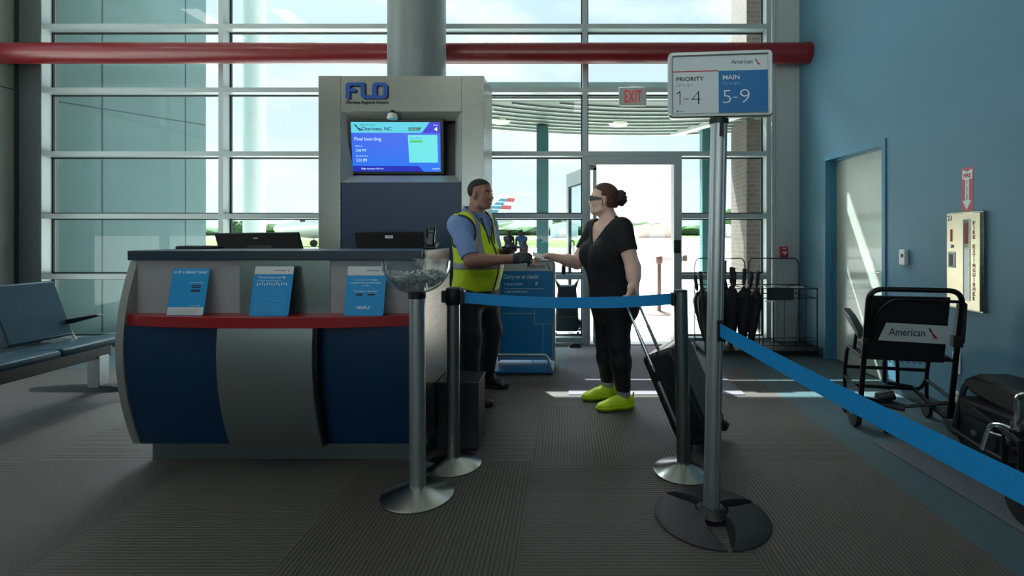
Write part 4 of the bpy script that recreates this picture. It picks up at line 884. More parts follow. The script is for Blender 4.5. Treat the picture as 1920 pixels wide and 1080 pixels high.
# bottle and door stop
c = Vector((-.02, YW + .04, ZM[1] + MW)); t = thing('bottle', 'small black bottle standing on the window rail left of the doorway', 'bottle', c)
MB().lathe([(.024, 0), (.026, .004), (.026, .085), (.012, .11), (.012, .135)], c, 20).build('body', M_black, t); MB().lathe([(.014, .135), (.014, .16), (.012, .162)], c, 16).build('cap', M_blackmetal, t)
c = P(1078, 652, 5.66); c.z = 0; t = thing('door_stop', 'small black wheeled door stop on the carpet at the open door', 'door stop', c)
MB().prism([c + Vector((-.05, -.03, .02)), c + Vector((.05, -.03, .02)), c + Vector((.05, -.03, .045)), c + Vector((-.02, -.03, .055))], (0, .06, 0)).build('wedge', M_rubber, t)
q = MB(); [q.tube([c + Vector((dx, -.035, .02)), c + Vector((dx, -.015, .02))], .02, 14) for dx in (-.04, .045)]; q.build('roller', M_rubber, t)
# entrance mat and mat beneath the wheelchairs
M_mat = pm('ribbed_mat', '#6c6870', .95, 0, .12, 60, .4, 260)
tag(MB().box(.025, 1.45, 3.99, 5.73, 0, .006).build('entrance_mat', M_mat, bevel=.002), 'grey mauve entrance mat laid in front of the open door', 'mat')
MB_ = MB().prism([(1.915, 3.08, 0), (1.995, 2.0, 0), (2.62, 2.0, 0), (2.62, 3.08, 0)], (0, 0, .008)); tag(MB_.build('floor_mat', pm('dark_mat', '#51545a', .95, 0, .1, 60, .3, 260), bevel=.003), 'long dark grey mat under the wheelchairs along the blue wall', 'mat')
# fire extinguisher cabinet, on the right wall: local plane looking -X; +x of the plane runs towards the camera (-Y)
RX = XW
def Wy(px, x=RX): return F * x / (px - CX)
def wallpt(px, py, x=RX): Y = Wy(px, x); return Vector((x, Y, H - (py - CY) / F * Y))
ey0, ey1 = Wy(1776, RX - .03), Wy(1838.5, RX - .03); ez0, ez1 = .796, 1.438
t = thing('extinguisher_cabinet', 'steel fire extinguisher cabinet with red vertical lettering on the blue wall', 'cabinet', (RX, (ey0 + ey1) / 2, ez0))
MB().box(RX - .02, RX, ey1 - .008, ey0 + .008, ez0 - .008, ez1 + .008).build('frame', M_steel, t, bevel=.002)
dw = ey0 - ey1; dh = ez1 - ez0
edoor = MB().box(RX - .034, RX - .02, ey1, ey0, ez0, ez1).build('door', pm('cabinet_steel', '#c2b8a2', .24, .9, .04, 3, stretch=(1, 1, 40)), t, bevel=.003)
o = Vector((RX - .0342, ey0, ez0)); ax = Vector((0, -1, 0))
# window strip
q = MB(); wx0, wx1, wz0, wz1 = dw * .535, dw * .70, dh * .10, dh * .93
q.rect(o, ax, Z_, wx0, wz0, wx1 - wx0, wz1 - wz0, .0008); q.build('window', pm('cabinet_window', '#6f7b74', .08, 0, .1, coat=.6), edoor)
q = MB(); e_ = .006
for r_ in ((wx0 - e_, wz0, e_, wz1 - wz0), (wx1, wz0, e_, wz1 - wz0), (wx0 - e_, wz0 - e_, wx1 - wx0 + 2 * e_, e_), (wx0 - e_, wz1, wx1 - wx0 + 2 * e_, e_)): q.rect(o, ax, Z_, *r_, .003)
q.build('window_frame', M_steel, edoor)
q = MB(); q.rect(o + Vector((-.001, 0, 0)), ax, Z_, wx0 + .006, dh * .68, (wx1 - wx0) * .7, dh * .22, .0004); q.build('inspection_tag', pm('dull_red_tag', '#8a3a38', .6), edoor)
q = MB()
word = 'FIRE EXTINGUISHER'; n = len(word); zz = dh * .905; step = (dh * .77) / (n - 1)
for k, chh in enumerate(word):
    if chh == ' ': continue
    ww = .020 if chh != 'I' else .005
    q.text(chh, o, ax, Z_, dw * .835 - ww / 2, zz - step * k - .02, ww, .0265, .0008, .03)
q.build('lettering', pm('oxblood_ink', '#8e2b24', .5), edoor)
q = MB(); q.text('23', o, ax, Z_, dw * .03, dh * .925, dw * .14, dh * .055, .0008, .01); q.build('lettering', M_ink, edoor)
q = MB(); q.rect(o, ax, Z_, dw * .12, dh * .70, dw * .07, dh * .13, .0008); q.build('label_strip', pm('faded_red_strip', '#a84a36', .6), edoor)
q = MB(); q.rect(o, ax, Z_, dw * .06, dh * .42, dw * .22, dh * .17, .004); q.build('handle_plate', M_white, edoor, bevel=.002)
q = MB(); q.rect(o + Vector((-.004, 0, 0)), ax, Z_, dw * .105, dh * .435, dw * .12, dh * .13, .0006); q.build('handle_recess', M_black, edoor)
q = MB(); q.tube([o + ax * dw * .155 + Z_ * dh * .65, o + ax * dw * .155 + Z_ * dh * .65 + Vector((-.01, 0, 0))], .012, 16); q.build('lock', M_chrome, edoor)
sy0, sy1 = Wy(1803), Wy(1825); sz0, sz1 = ez1 + .01, wallpt(1814, 314).z
t = thing('fire_arrow_sticker', 'red sticker with a white arrow pointing down at the extinguisher cabinet', 'sticker', (RX, (sy0 + sy1) / 2, sz0))
o = Vector((RX, sy0, sz0)); w, h = sy0 - sy1, sz1 - sz0
MB().rect(o, ax, Z_, 0, 0, w, h, .0012).build('backing', pm('faded_red_sticker', '#b3545c', .5), t)
o = o + Vector((-.0012, 0, 0))
q = MB(); q.plate(o, ax, Z_, [(w * .10, h * .96), (w * .5, h * .90), (w * .92, h * .96), (w * .92, h * .74), (w * .65, h * .74), (w * .65, h * .25), (w * .85, h * .25), (w * .45, h * .04), (w * .10, h * .25), (w * .33, h * .25), (w * .33, h * .74), (w * .10, h * .74)], .0008); q.build('arrow', M_whiteink, t)
o = o + Vector((-.0008, 0, 0)); q = MB(); q.text('FIRE', o, ax, Z_, w * .20, h * .77, w * .62, h * .10, .0006, .03)
q.build('lettering', M_red, t)
q = MB()
for k, chh in enumerate('EXTINGUISHER'): q.text(chh, o, ax, Z_, w * .42, h * (.68 - k * .038), w * (.13 if chh != 'I' else .04), h * .030, .0006, .02)
q.build('lettering', M_ink, t)
y0, y1 = Wy(1693), Wy(1704); z0, z1 = wallpt(1698, 497).z, wallpt(1698, 468).z
t = thing('thermostat', 'small white thermostat on the blue wall beside the door', 'thermostat', (RX, (y0 + y1) / 2, z0))
MB().box(RX - .034, RX, y1, y0, z0, z1).build('body', M_white, t, bevel=.006)
q = MB(); q.rect(Vector((RX - .034, y0, z0)), ax, Z_, (y0 - y1) * .35, (z1 - z0) * .5, (y0 - y1) * .45, (z1 - z0) * .22, .001); q.build('display', M_ink, t)
for py0, py1, pa, pb, lab in ((697, 659, 1787, 1802, 'white wall outlet on the blue wall behind the standing wheelchair'), (757, 731, 1789, 1802, 'lower white wall outlet just above the low wheelchair')):
    y0, y1 = Wy(pa), Wy(pb); z0, z1 = wallpt(pa, py0).z, wallpt(pa, py1).z
    t = thing('wall_outlet', lab, 'outlet', (RX, (y0 + y1) / 2, z0)); MB().box(RX - .006, RX, y1, y0, z0, z1).build('plate', M_white, t, bevel=.002)
    q = MB(); o = Vector((RX - .006, y0, z0)); w, h = y0 - y1, z1 - z0
    for f_ in (.25, .62): q.rect(o, ax, Z_, w * .3, h * f_, w * .10, h * .13, .001); q.rect(o, ax, Z_, w * .58, h * f_, w * .10, h * .13, .001)
    q.build('socket', M_ink, t)

# ------------------------------------------------------------------ row of airport seats at the left
M_vinyl = pm('blue_grey_vinyl', '#1b3f51', .42, 0, .06, 5, spec=.3)
ben = thing('airport_seating', 'row of blue vinyl airport seats on a black beam at the left', 'bench', (-3.95, 3.6, 0))
def seat(y0, y1):
    prof = [(-4.02, .445), (-3.90, .455), (-3.72, .470), (-3.625, .475), (-3.59, .462), (-3.585, .438), (-3.60, .415), (-3.68, .405), (-3.90, .395), (-4.02, .395)]
    MB().prism([(x, y0 + .012, z) for x, z in prof], (0, y1 - y0 - .024, 0)).build('seat', M_vinyl, ben, bevel=.012, seg=3)
    pb = [(-4.165, .90), (-4.135, .925), (-4.11, .915), (-4.03, .70), (-3.955, .50), (-3.965, .485), (-4.0, .485), (-4.07, .66)]
    MB().prism([(x, y0 - .02, z) for x, z in pb], (0, y1 - y0 - .12, 0)).build('backrest', M_vinyl, ben, bevel=.012, seg=3)
for k in range(4): seat(4.13 - .585 * (k + 1), 4.13 - .585 * k)
def arm(y):
    MB().prism([(-4.08, y - .028, .565), (-4.075, y - .028, .60), (-3.75, y - .028, .655), (-3.735, y - .028, .64), (-3.98, y - .028, .575)], (0, .056, 0)).build('armrest', M_black, ben, bevel=.006)
    MB().tube([(-4.02, y, .57), (-3.93, y, .42)], .015).build('armrest_support', M_chrome, ben)
for y in (3.99, 2.88): arm(y)
MB().box(-3.92, -3.84, 1.75, 4.20, .27, .37).build('beam', M_blackmetal, ben, bevel=.006)
for k in range(5):
    y = 4.10 - .585 * k; MB().prism([(-3.95, y - .02, .36), (-3.62, y - .02, .41), (-3.62, y - .02, .425), (-4.02, y - .02, .42)], (0, .04, 0)).build('seat_bracket', M_blackmetal, ben)
for y in (4.12, 2.2):
    MB().box(-3.93, -3.83, y - .045, y + .045, .03, .29).build('leg', M_alu, ben, bevel=.005); MB().rings([[(x, y - w_, 0), (x, y + w_, 0), (x, y + w_ * .7, h_), (x, y - w_ * .7, h_)] for x, w_, h_ in ((-4.42, .03, .02), (-4.0, .045, .045), (-3.76, .045, .045), (-3.62, .03, .02))]).build('foot', M_blackmetal, ben)

# ------------------------------------------------------------------ wire rack with umbrellas
M_wire = pm('black_wire', '#0b0d0f', .4, .3)
rk = thing('wire_rack', 'black wire rack with two bays standing in the corner by the window', 'rack', (2.05, 5.42, 0))
tr = MB(); tr.box(1.46, 2.66, 5.20, 5.66, .05, .075); tr.build('tray', pm('black_tray', '#101417', .5), rk, bevel=.004)
ft = MB(); [ft.lathe([(.02, 0), (.02, .05)], (x, y, 0), 12) for x in (1.5, 2.06, 2.62) for y in (5.24, 5.62)]; ft.build('foot', M_rubber, rk)
for x0, x1 in ((1.47, 2.04), (2.08, 2.65)):
    for y, z in ((5.63, 1.02),):
        MB().tube(bend([(x0, y, .07), (x0, y, z - .06), (x0 + .03, y, z), (x1 - .03, y, z), (x1, y, z - .06), (x1, y, .07)], .03), .006, 8).build('hoop', M_wire, rk)
    fr_ = MB()
    for z in (.62, .72):
        fr_.tube(bend([(x0, 5.22, z), (x1, 5.22, z), (x1, 5.64, z), (x0, 5.64, z), (x0, 5.22, z)], .01), .005, 8)
    for x in (x0, x1): fr_.tube([(x, 5.22, .07), (x, 5.22, .73)], .006, 8)
    fr_.build('bay_frame', M_wire, rk)
    dv = MB()
    for k in range(1, 4):
        x = x0 + (x1 - x0) * k / 4; dv.tube([(x, 5.22, .72), (x, 5.64, .72)], .004, 8)
    if x0 > 2:
        for k in range(1, 5): x = x0 + (x1 - x0) * k / 5; dv.tube([(x, 5.225, .08), (x + (.05 if k == 3 else .0), 5.225, .70)], .003, 6)
        for z in (.16, .20, .12): dv.tube([(x0, 5.225, z), (x1, 5.225, z)], .0035, 6)
        dv.tube([(x0 + .08, 5.3, .19), (x0 + .3, 5.23, .09)], .005, 6)
    dv.build('divider', M_wire, rk)
MB().box(2.12, 2.40, 5.208, 5.214, .60, .73).build('label_plate', M_black, rk)
lp_ = MB(); lp_.box(2.10, 2.19, 5.203, 5.209, .735, .75); lp_.box(2.10, 2.19, 5.203, 5.209, .585, .598); lp_.box(2.36, 2.5, 5.203, 5.209, .735, .745); lp_.build('plate_clip', M_white, rk)
def umbrella(x, y, lean, h, tip_y, first=None):
    if first is None:
        t = thing('umbrella', 'furled black umbrella standing in the wire rack by the window', 'umbrella', (x, y, .075), group='furled black umbrellas in the wire rack')
        fm = MB(); rg = []
        for z, r in ((.02, .010), (.06, .022), (.25, .042), (.45, .055), (.56, .055), (.60, .044), (.63, .022), (.66, .012)):
            rg.append([((r * (1 + .22 * (k % 2)) * math.cos(2 * PI * (k + z * 4) / 16)), (r * (1 + .22 * (k % 2)) * math.sin(2 * PI * (k + z * 4) / 16)), z) for k in range(16)])
        fm.rings(rg).build('canopy', pm('black_umbrella_cloth', '#0e1012', .7, 0, .15, 40), t, world=False, angle=60)
        MB().tube([(0, 0, 0), (0, 0, .70)], .006, 8).build('shaft', M_wire, t, world=False)
        MB().tube([(0, 0, .68), (0, 0, .71), (0.002, 0, .84), (.004, 0, .855)], [.012, .019, .021, .017], 14).build('handle', M_rubber, t, world=False)
        MB().tube([(.02, .0, .50), (-.02, .0, .50)], .052, 14).build('strap', M_black, t, world=False) if False else None
    else:
        t = copy_tree(first); t.location = (x, y, .075)
    t.rotation_euler = (lean[1], lean[0], 0); t.scale = (1, 1, h)
    return t
ul = [(1.53, 5.29, (-.12, .02), .93), (1.545, 5.42, (-.17, .0), .90), (1.585, 5.55, (-.09, -0.03), .94), (1.655, 5.30, (-.06, .03), .96), (1.69, 5.43, (-.04, .0), .98), (1.765, 5.29, (-.01, .04), 1.02),
      (1.70, 5.58, (-.02, -.03), .97), (1.825, 5.42, (.03, .0), .95), (1.875, 5.29, (.03, .03), 1.0), (1.83, 5.57, (.08, -.03), .99), (1.935, 5.42, (.13, .0), .93), (1.975, 5.29, (.09, .02), .97), (1.955, 5.56, (.16, -.02), .95)]
u0 = None
for x, y, ln, h in ul:
    t = umbrella(x, y, ln, h, 0, u0); u0 = u0 or t
M_tan = pm('grey_umbrella_handle', '#5c6468', .5)
t = thing('umbrella', 'furled umbrella with a thick grey straight handle, tallest in the wire rack', 'umbrella', (1.765, 5.50, .075), group='umbrellas in the wire rack')
MB().tube([(0, 0, .02), (0, 0, .3), (0, 0, .6), (0, 0, .72)], [.012, .035, .045, .02], 14).build('canopy', MATS['black_umbrella_cloth'], t, world=False)
MB().tube([(0, 0, 0), (0, 0, .80)], .006, 8).build('shaft', M_wire, t, world=False); MB().tube([(0, 0, .78), (0, 0, .93)], .024, 14).build('handle', M_tan, t, world=False)

# ------------------------------------------------------------------ transport wheelchair, back to the camera
M_tubeb = pm('black_tube_paint', '#101214', .3, .3)
M_sling = pm('black_vinyl', '#0c0d0f', .5, 0, .1, 30)
wc = thing('transport_wheelchair', 'black transport wheelchair with a white back plate standing by the blue wall', 'wheelchair', (2.25, 3.45, 0))
xl, xr = 1.955, 2.485
def post(x, z): return Vector((x, 3.36 - .17 * (z / .94), z))
pts = [post(xl, .10), post(xl, .5), post(xl, .89), post(xl + .02, .925)] + [post(xl + .09, .945), post(xr - .09, .945)] + [post(xr - .02, .925), post(xr, .89), post(xr, .5), post(xr, .10)]
MB().tube(bend([post(xl, .10), post(xl, .945), post(xr, .945), post(xr, .10)], .09, 8), .0165, 12).build('back_frame', M_tubeb, wc)
bk = MB(); rg = []
for z in (.47, .52, .70, .88, .90): rg.append([post(xl + .02, z) + Y_ * .006, post(xr - .06, z) + Y_ * .006, post(xr - .06, z) + Y_ * .03, post(xl + .02, z) + Y_ * .03])
bk.rings(rg).build('backrest', M_sling, wc, bevel=.004)
MB().tube(bend([post(xl + .03, .60) - Y_ * .012, post(xl + .05, .80) - Y_ * .012, post(xl + .13, .885) - Y_ * .012, post(xr - .02, .875) - Y_ * .012], .05), .010, 8).build('back_bar', M_tubeb, wc)
pz0, pz1 = .612, .722; o = post(xl + .085, pz0) - Y_ * .014; o.x = xl + .10; up = (post(0, pz1) - post(0, pz0)).normalized(); pw = .36
pl_w = MB().plate(o, X_, up, [(-.03, -.003), (pw, -.012), (pw + .02, .108), (0.01, .118)], .003).build('plate', pm('white_sign_plate', '#c5cacb', .4), wc)
o2 = o + X_.cross(up) * .003; q = MB(); q.text('American', o2, X_, up, .03, .034, .205, .050, .0008, .006); logo_mark(q, None, o2, X_, up, .25, .022, .06, .072); q.build('lettering', M_ink, pl_w)
q = MB(); logo_mark(None, q, o2, X_, up, .25, .022, .06, .072); q.build('logo', M_red, pl_w)
MB().prism([(xl + .02, 3.28, .475), (xr - .02, 3.28, .475), (xr - .02, 3.58, .50), (xl + .02, 3.58, .50)], (0, 0, .03)).build('seat', M_sling, wc, bevel=.01)
for x, nm in ((xl, 1), (xr, -1)):
    MB().tube(bend([Vector((x, 3.30, .48)), Vector((x, 3.58, .50)), Vector((x, 3.64, .30)), Vector((x, 3.64, .12))], .06), .013, 10).build('side_frame', M_tubeb, wc)
    MB().tube(bend([Vector((x, 3.32, .23)), Vector((x, 3.5, .25)), Vector((x, 3.63, .26))], .04), .012, 10).build('lower_rail', M_tubeb, wc)
    hub = Vector((x - .03 * nm, 3.36, .10)); ww = MB(); ww.lathe([(.072, -.02), (.10, -.016), (.103, 0), (.10, .016), (.072, .02)], (0, 0, 0), 28); ww.v = [(hub.x + z, hub.y + x_, hub.z + y_) for x_, y_, z in ww.v]; wh = ww.build('rear_wheel', M_rubber, wc)
    w2 = MB(); w2.lathe([(.012, -.022), (.07, -.010), (.07, .010), (.012, .022)], (0, 0, 0), 20); w2.v = [(hub.x + z, hub.y + x_, hub.z + y_) for x_, y_, z in w2.v]; w2.build('wheel_hub', M_alu, wh)
    MB().tube([hub, Vector((x, 3.34, .12))], .012).build('axle', M_tubeb, wc)
    hub = Vector((x, 3.64, .065)); ww = MB(); ww.lathe([(.04, -.014), (.063, -.012), (.065, 0), (.063, .012), (.04, .014)], (0, 0, 0), 22); ww.v = [(hub.x + z, hub.y + x_, hub.z + y_) for x_, y_, z in ww.v]; ww.build('front_caster', M_rubber, wc)
    MB().tube([hub, hub + Z_ * .09], .011).build('caster_fork', M_tubeb, wc)
MB().tube([(xl, 3.34, .20), (2.25, 3.42, .13), (xr, 3.34, .20)], .012).build('cross_brace', M_tubeb, wc)
cb = MB(); cb.tube([(2.19, 3.57, .49), (2.20, 3.60, .24)], .012); cb.tube([(2.27, 3.57, .50), (2.27, 3.56, .24)], .012); cb.tube([(2.2, 3.55, .25), (2.33, 3.50, .245), (2.46, 3.34, .10)], .013); cb.tube([(xl, 3.36, .20), (2.05, 3.42, .13), (2.16, 3.40, .10)], .013); cb.build('brace', M_tubeb, wc)
cb = MB(); cb.tube([(xl, 3.64, .33), (xr, 3.64, .33)], .013); cb.tube(bend([(xl, 3.64, .27), (xl + .05, 3.62, .20), (xr - .05, 3.62, .20), (xr, 3.64, .27)], .03), .013); cb.build('front_bar', M_tubeb, wc)
MB().prism([(2.06, 3.36, .145), (2.22, 3.33, .12), (2.26, 3.42, .125), (2.10, 3.50, .155)], (0, 0, .02)).build('footplate', M_rubber, wc, bevel=.004)
MB().tube([(2.10, 3.45, .17), (2.20, 3.45, .20)], .035, 12).build('footplate_joint', M_black, wc)
MB().prism([(xl - .035, 3.27, .60), (xl - .035, 3.34, .63), (xl - .035, 3.60, .735), (xl - .035, 3.60, .765), (xl - .035, 3.48, .73), (xl - .035, 3.30, .645)], (.06, 0, 0)).build('armrest', pm('grey_black_arm_pad', '#24292b', .45), wc, bevel=.01)
MB().tube(bend([(xl, 3.27, .60), (xl, 3.40, .645), (xl, 3.45, .50)], .04), .011).build('armrest_support', M_tubeb, wc)
MB().prism([(xr - .01, 3.25, .60), (xr - .01, 3.30, .66), (xr - .01, 3.25, .87), (xr - .01, 3.22, .86)], (.055, 0, 0)).build('armrest', MATS['grey_black_arm_pad'], wc, bevel=.01)
q = MB(); q.obox(post(xr, .62) + Vector((-.01, -.005, 0)), X_, Y_, Z_, .028, .025, .035); q.build('hinge', M_black, wc, bevel=.004); q = MB(); q.obox(post(xl, .60), X_, Y_, Z_, .02, .022, .022); q.build('hinge', M_black, wc, bevel=.004)
q = MB()
for k in range(9): q.tube([(xl + .10 + k * .035, 3.30, .455), (xl + .12 + k * .035, 3.56, .475)], .003, 6)
for y in (3.35, 3.5, 3.65): q.tube([(xl + .08, y, .458), (xr - .12, y, .458)], .003, 6)
q.build('under_seat_basket', M_wire, wc)
# wheel lock at the left rear
q = MB(); q.tube(bend([(xl + .06, 3.34, .16), (xl + .10, 3.28, .10), (xl + .12, 3.24, .035)], .03), .011); q.lathe([(.018, 0), (.018, .03)], (xl + .12, 3.235, .012), 14); q.build('tipper_foot', M_tubeb, wc)

wc.location = (2.294, 3.383, 0); wc.rotation_euler.z = math.radians(-12)
# ------------------------------------------------------------------ low folded wheelchair at the right edge
wf = thing('folded_wheelchair', 'low black wheelchair with its back folded flat at the right edge', 'wheelchair', (2.3, 2.55, 0))
def wq(px, py, Y): return P(px, py, Y)
MB().tube(bend([wq(1790, 800, 2.98), wq(1808, 722, 2.98), wq(1835, 713, 2.95), wq(1860, 728, 2.92)], .05), .017, 12).build('back_post', M_tubeb, wf)
MB().tube([wq(1856, 734, 2.86), wq(1884, 757, 2.80)], .017, 12).build('grip_tube', M_alu, wf)
MB().tube([wq(1829, 724, 2.92), wq(1846, 733, 2.88)], .016, 12).build('push_tube', M_alu, wf)
rg = []
for u, zt, zb in ((0, .44, .40), (.1, .475, .36), (.35, .48, .34), (.7, .47, .33), (.9, .45, .36)):
    y = 2.98 - .62 * u; rg.append([(2.39, y, zb), (2.62, y, zb), (2.62, y, zt), (2.44, y, zt), (2.39, y, zt - .02)])
MB().rings(rg).build('folded_back', M_sling, wf, bevel=.015)
MB().box(2.33, 2.60, 2.42, 2.94, .24, .345).build('seat', pm('black_seat_cushion', '#0b0c0e', .6, 0, .1, 30), wf, bevel=.02)
MB().tube([wq(1786, 804, 2.96), wq(1842, 840, 2.62)], .013, 10).build('lower_rail', M_tubeb, wf)
MB().tube([wq(1842, 840, 2.62), wq(1900, 872, 2.40)], .012, 10).build('lower_rail', M_tubeb, wf)
MB().tube(bend([wq(1842, 843, 2.50), wq(1856, 797, 2.50), wq(1876, 796, 2.46), wq(1900, 806, 2.40)], .04), .0115, 10).build('arm_loop', M_chrome, wf)
MB().tube([wq(1856, 811, 2.48), wq(1892, 822, 2.40)], .008, 10).build('arm_loop', M_chrome, wf)
MB().tube(bend([wq(1907, 808, 2.36), wq(1908, 743, 2.36), wq(1925, 738, 2.32), wq(1950, 742, 2.28)], .03), .013, 10).build('front_post', M_chrome, wf)
MB().tube([wq(1884, 815, 2.42), wq(1884, 870, 2.42)], .014, 10).build('front_frame', M_tubeb, wf)
q = MB()
for px, py, r in ((1901, 822, .022), (1912, 812, .016), (1896, 830, .016), (1908, 838, .02), (1915, 826, .018), (1903, 808, .012)): c = wq(px, py, 2.37); q.obox(c, X_, Y_, Z_, r, r * .8, r)
q.build('hinge', M_black, wf, bevel=.005)
MB().tube([wq(1898, 790, 2.38), wq(1898, 826, 2.38)], .008).build('lever', M_chrome, wf)
for Xc, Yc in ((2.04, 2.19), (2.50, 2.19)):
    hub = Vector((Xc, Yc, .11)); ww = MB(); ww.lathe([(.075, -.018), (.10, -.015), (.102, 0), (.10, .015), (.075, .018)], (0, 0, 0), 26)
    ww.v = [(hub.x + z, hub.y + x_, hub.z + y_) for x_, y_, z in ww.v]; wh = ww.build('front_caster', M_rubber, wf)
    w2 = MB(); w2.lathe([(.01, -.02), (.073, -.008), (.073, .008), (.01, .02)], (0, 0, 0), 18); w2.v = [(hub.x + z, hub.y + x_, hub.z + y_) for x_, y_, z in w2.v]; w2.build('caster_hub', M_black, wh)
    fk = MB(); [fk.tube([hub + X_ * s_ * .026, hub + Vector((s_ * .026, .02, .11)), hub + Vector((0, .03, .135))], .007) for s_ in (-1, 1)]; fk.tube([hub + Vector((0, .03, .13)), hub + Vector((0, .03, .25))], .012); fk.build('caster_fork', M_tubeb, wf)
for Xc in (2.37, 2.62):
    hub = Vector((Xc, 2.86, .152)); ww = MB(); ww.lathe([(.118, -.012), (.14, -.012), (.144, 0), (.14, .012), (.118, .012)], (0, 0, 0), 32); ww.v = [(hub.x + z, hub.y + x_, hub.z + y_) for x_, y_, z in ww.v]; wh = ww.build('rear_wheel', M_rubber, wf)
    sp_ = MB()
    for k in range(10): a = 2 * PI * k / 10; sp_.tube([hub, hub + Vector((0, .125 * math.cos(a), .125 * math.sin(a)))], .004, 6)
    sp_.tube([hub - X_ * .02, hub + X_ * .02], .018, 12); sp_.build('spokes', M_alu, wh)
q = MB(); q.tube([(2.37, 2.86, .152), (2.62, 2.86, .152)], .01); q.tube([(2.04, 2.22, .36), (2.50, 2.22, .36)], .012); q.tube([(2.04, 2.22, .36), (2.35, 2.86, .30)], .012); q.tube([(2.50, 2.22, .36), (2.58, 2.86, .30)], .012); q.build('frame_tube', M_tubeb, wf)

# ------------------------------------------------------------------ suitcase
e1 = Vector((.884, -.467, 0)); e2 = Vector((.467, .884, 0)); tl_ = math.radians(25)
uu = (-e1 * math.sin(tl_) + Z_ * math.cos(tl_)); dd = (e1 * math.cos(tl_) + Z_ * math.sin(tl_))
Bc = Vector((.663, 2.945, .05)); Ls, Ws, Ds = .565, .40, .215
top_near = P(1201, 684, 3.02)
Bc = top_near - uu * Ls
Bc.z = max(Bc.z, .03)
sc = thing('suitcase', 'black ribbed wheeled suitcase tilted on two wheels behind the woman', 'suitcase', (Bc.x, Bc.y, 0))
def sp_(u, w, d): return Bc + uu * u + e2 * w + dd * d
q = MB(); q.obox(sp_(Ls / 2, Ws / 2, Ds / 2), uu, e2, dd, Ls / 2, Ws / 2, Ds / 2); q.build('shell', pm('black_hard_shell', '#131518', .38, 0, .05), sc, bevel=.03, seg=4)
q = MB()
for k in range(11):
    d_ = .03 + k * (Ds - .06) / 10; q.obox(sp_(Ls / 2, 0.0, d_), uu, e2, dd, Ls / 2 - .04, .004, .0042); q.obox(sp_(Ls / 2, Ws, d_), uu, e2, dd, Ls / 2 - .04, .004, .0042); w_ = .04 + k * (Ws - .08) / 10; q.obox(sp_(Ls / 2, w_, 0.0), uu, e2, dd, Ls / 2 - .045, .007, .005)
q.build('rib', MATS['black_hard_shell'], sc, bevel=.003)
q = MB(); q.obox(sp_(Ls / 2, Ws / 2, Ds * .5), uu, e2, dd, Ls / 2 + .002, Ws / 2 + .002, .006); q.build('zip_seam', M_black, sc, bevel=.02)
PD = .052
q = MB(); q.tube([sp_(.10, -.006, PD), sp_(Ls - .06, -.006, PD)], .0105, 10); q.build('handle_channel', M_alu, sc); q = MB(); q.obox(sp_(Ls - .13, -.006, PD), uu, e2, dd, .03, .013, .014); q.build('handle_bracket', M_blackmetal, sc, bevel=.003)
for w_, nm in ((-.006, 0), (.20, 1)):
    q = MB(); q.tube([sp_(Ls - .10, w_, PD), sp_(Ls + .16, w_, PD)], .0105, 10); q.tube([sp_(Ls + .15, w_, PD), sp_(Ls + .345, w_, PD)], .0085, 10); q.build('handle_tube', M_chrome, sc)
gN, gF = sp_(Ls + .345, -.012, PD), sp_(Ls + .345, .206, PD)
MB().tube([gN, gF], .0145, 12).build('handle_grip', M_black, sc)
for w_, d_ in ((.045, .025), (Ws - .045, .025), (.045, Ds - .02), (Ws - .045, Ds - .02)):
    c = sp_(-.022, w_, d_); hub = c - uu * .006
    if hub.z < .030 or d_ < .1: hub.z = max(.030, hub.z if d_ > .1 else .030)
    for s_ in (-1, 1): MB().tube([hub + e2 * (s_ * .012 - .008), hub + e2 * (s_ * .012 + .008)], .029, 18).build('wheel', M_rubber, sc)
    MB().tube([hub, sp_(.012, w_, d_)], .016, 10).build('caster', M_black, sc)
# ------------------------------------------------------------------ people: continuous surfaces from smooth-blended round forms
V3 = lambda *a: np.array(a, dtype=np.float32)
def npv(v): return np.array(tuple(v), dtype=np.float32)
class Form:
    def __init__(s): s.p = []
    def cap(s, a, b, ra, rb=None, k=.03): s.p.append(('c', npv(a), npv(b), ra, ra if rb is None else rb, k, 0)); return s
    def path(s, pts, rs, k=.03):
        for i in range(len(pts) - 1): s.cap(pts[i], pts[i + 1], rs[i], rs[i + 1], k)
        return s
    def ell(s, c, r, R=None, k=.03, sub=False): s.p.append(('e', npv(c), np.array(r, np.float32), np.eye(3, dtype=np.float32) if R is None else np.array([tuple(v) for v in R], np.float32), None, k, 1 if sub else 0)); return s
    def __iadd__(s, o): s.p += o.p; return s
    def bounds(s):
        lo, hi = [], []
        for q in s.p:
            if q[6]: continue
            if q[0] == 'c': r = max(q[3], q[4]); lo.append(np.minimum(q[1], q[2]) - r); hi.append(np.maximum(q[1], q[2]) + r)
            else: r = q[2].max(); lo.append(q[1] - r); hi.append(q[1] + r)
        return np.min(lo, 0), np.max(hi, 0)
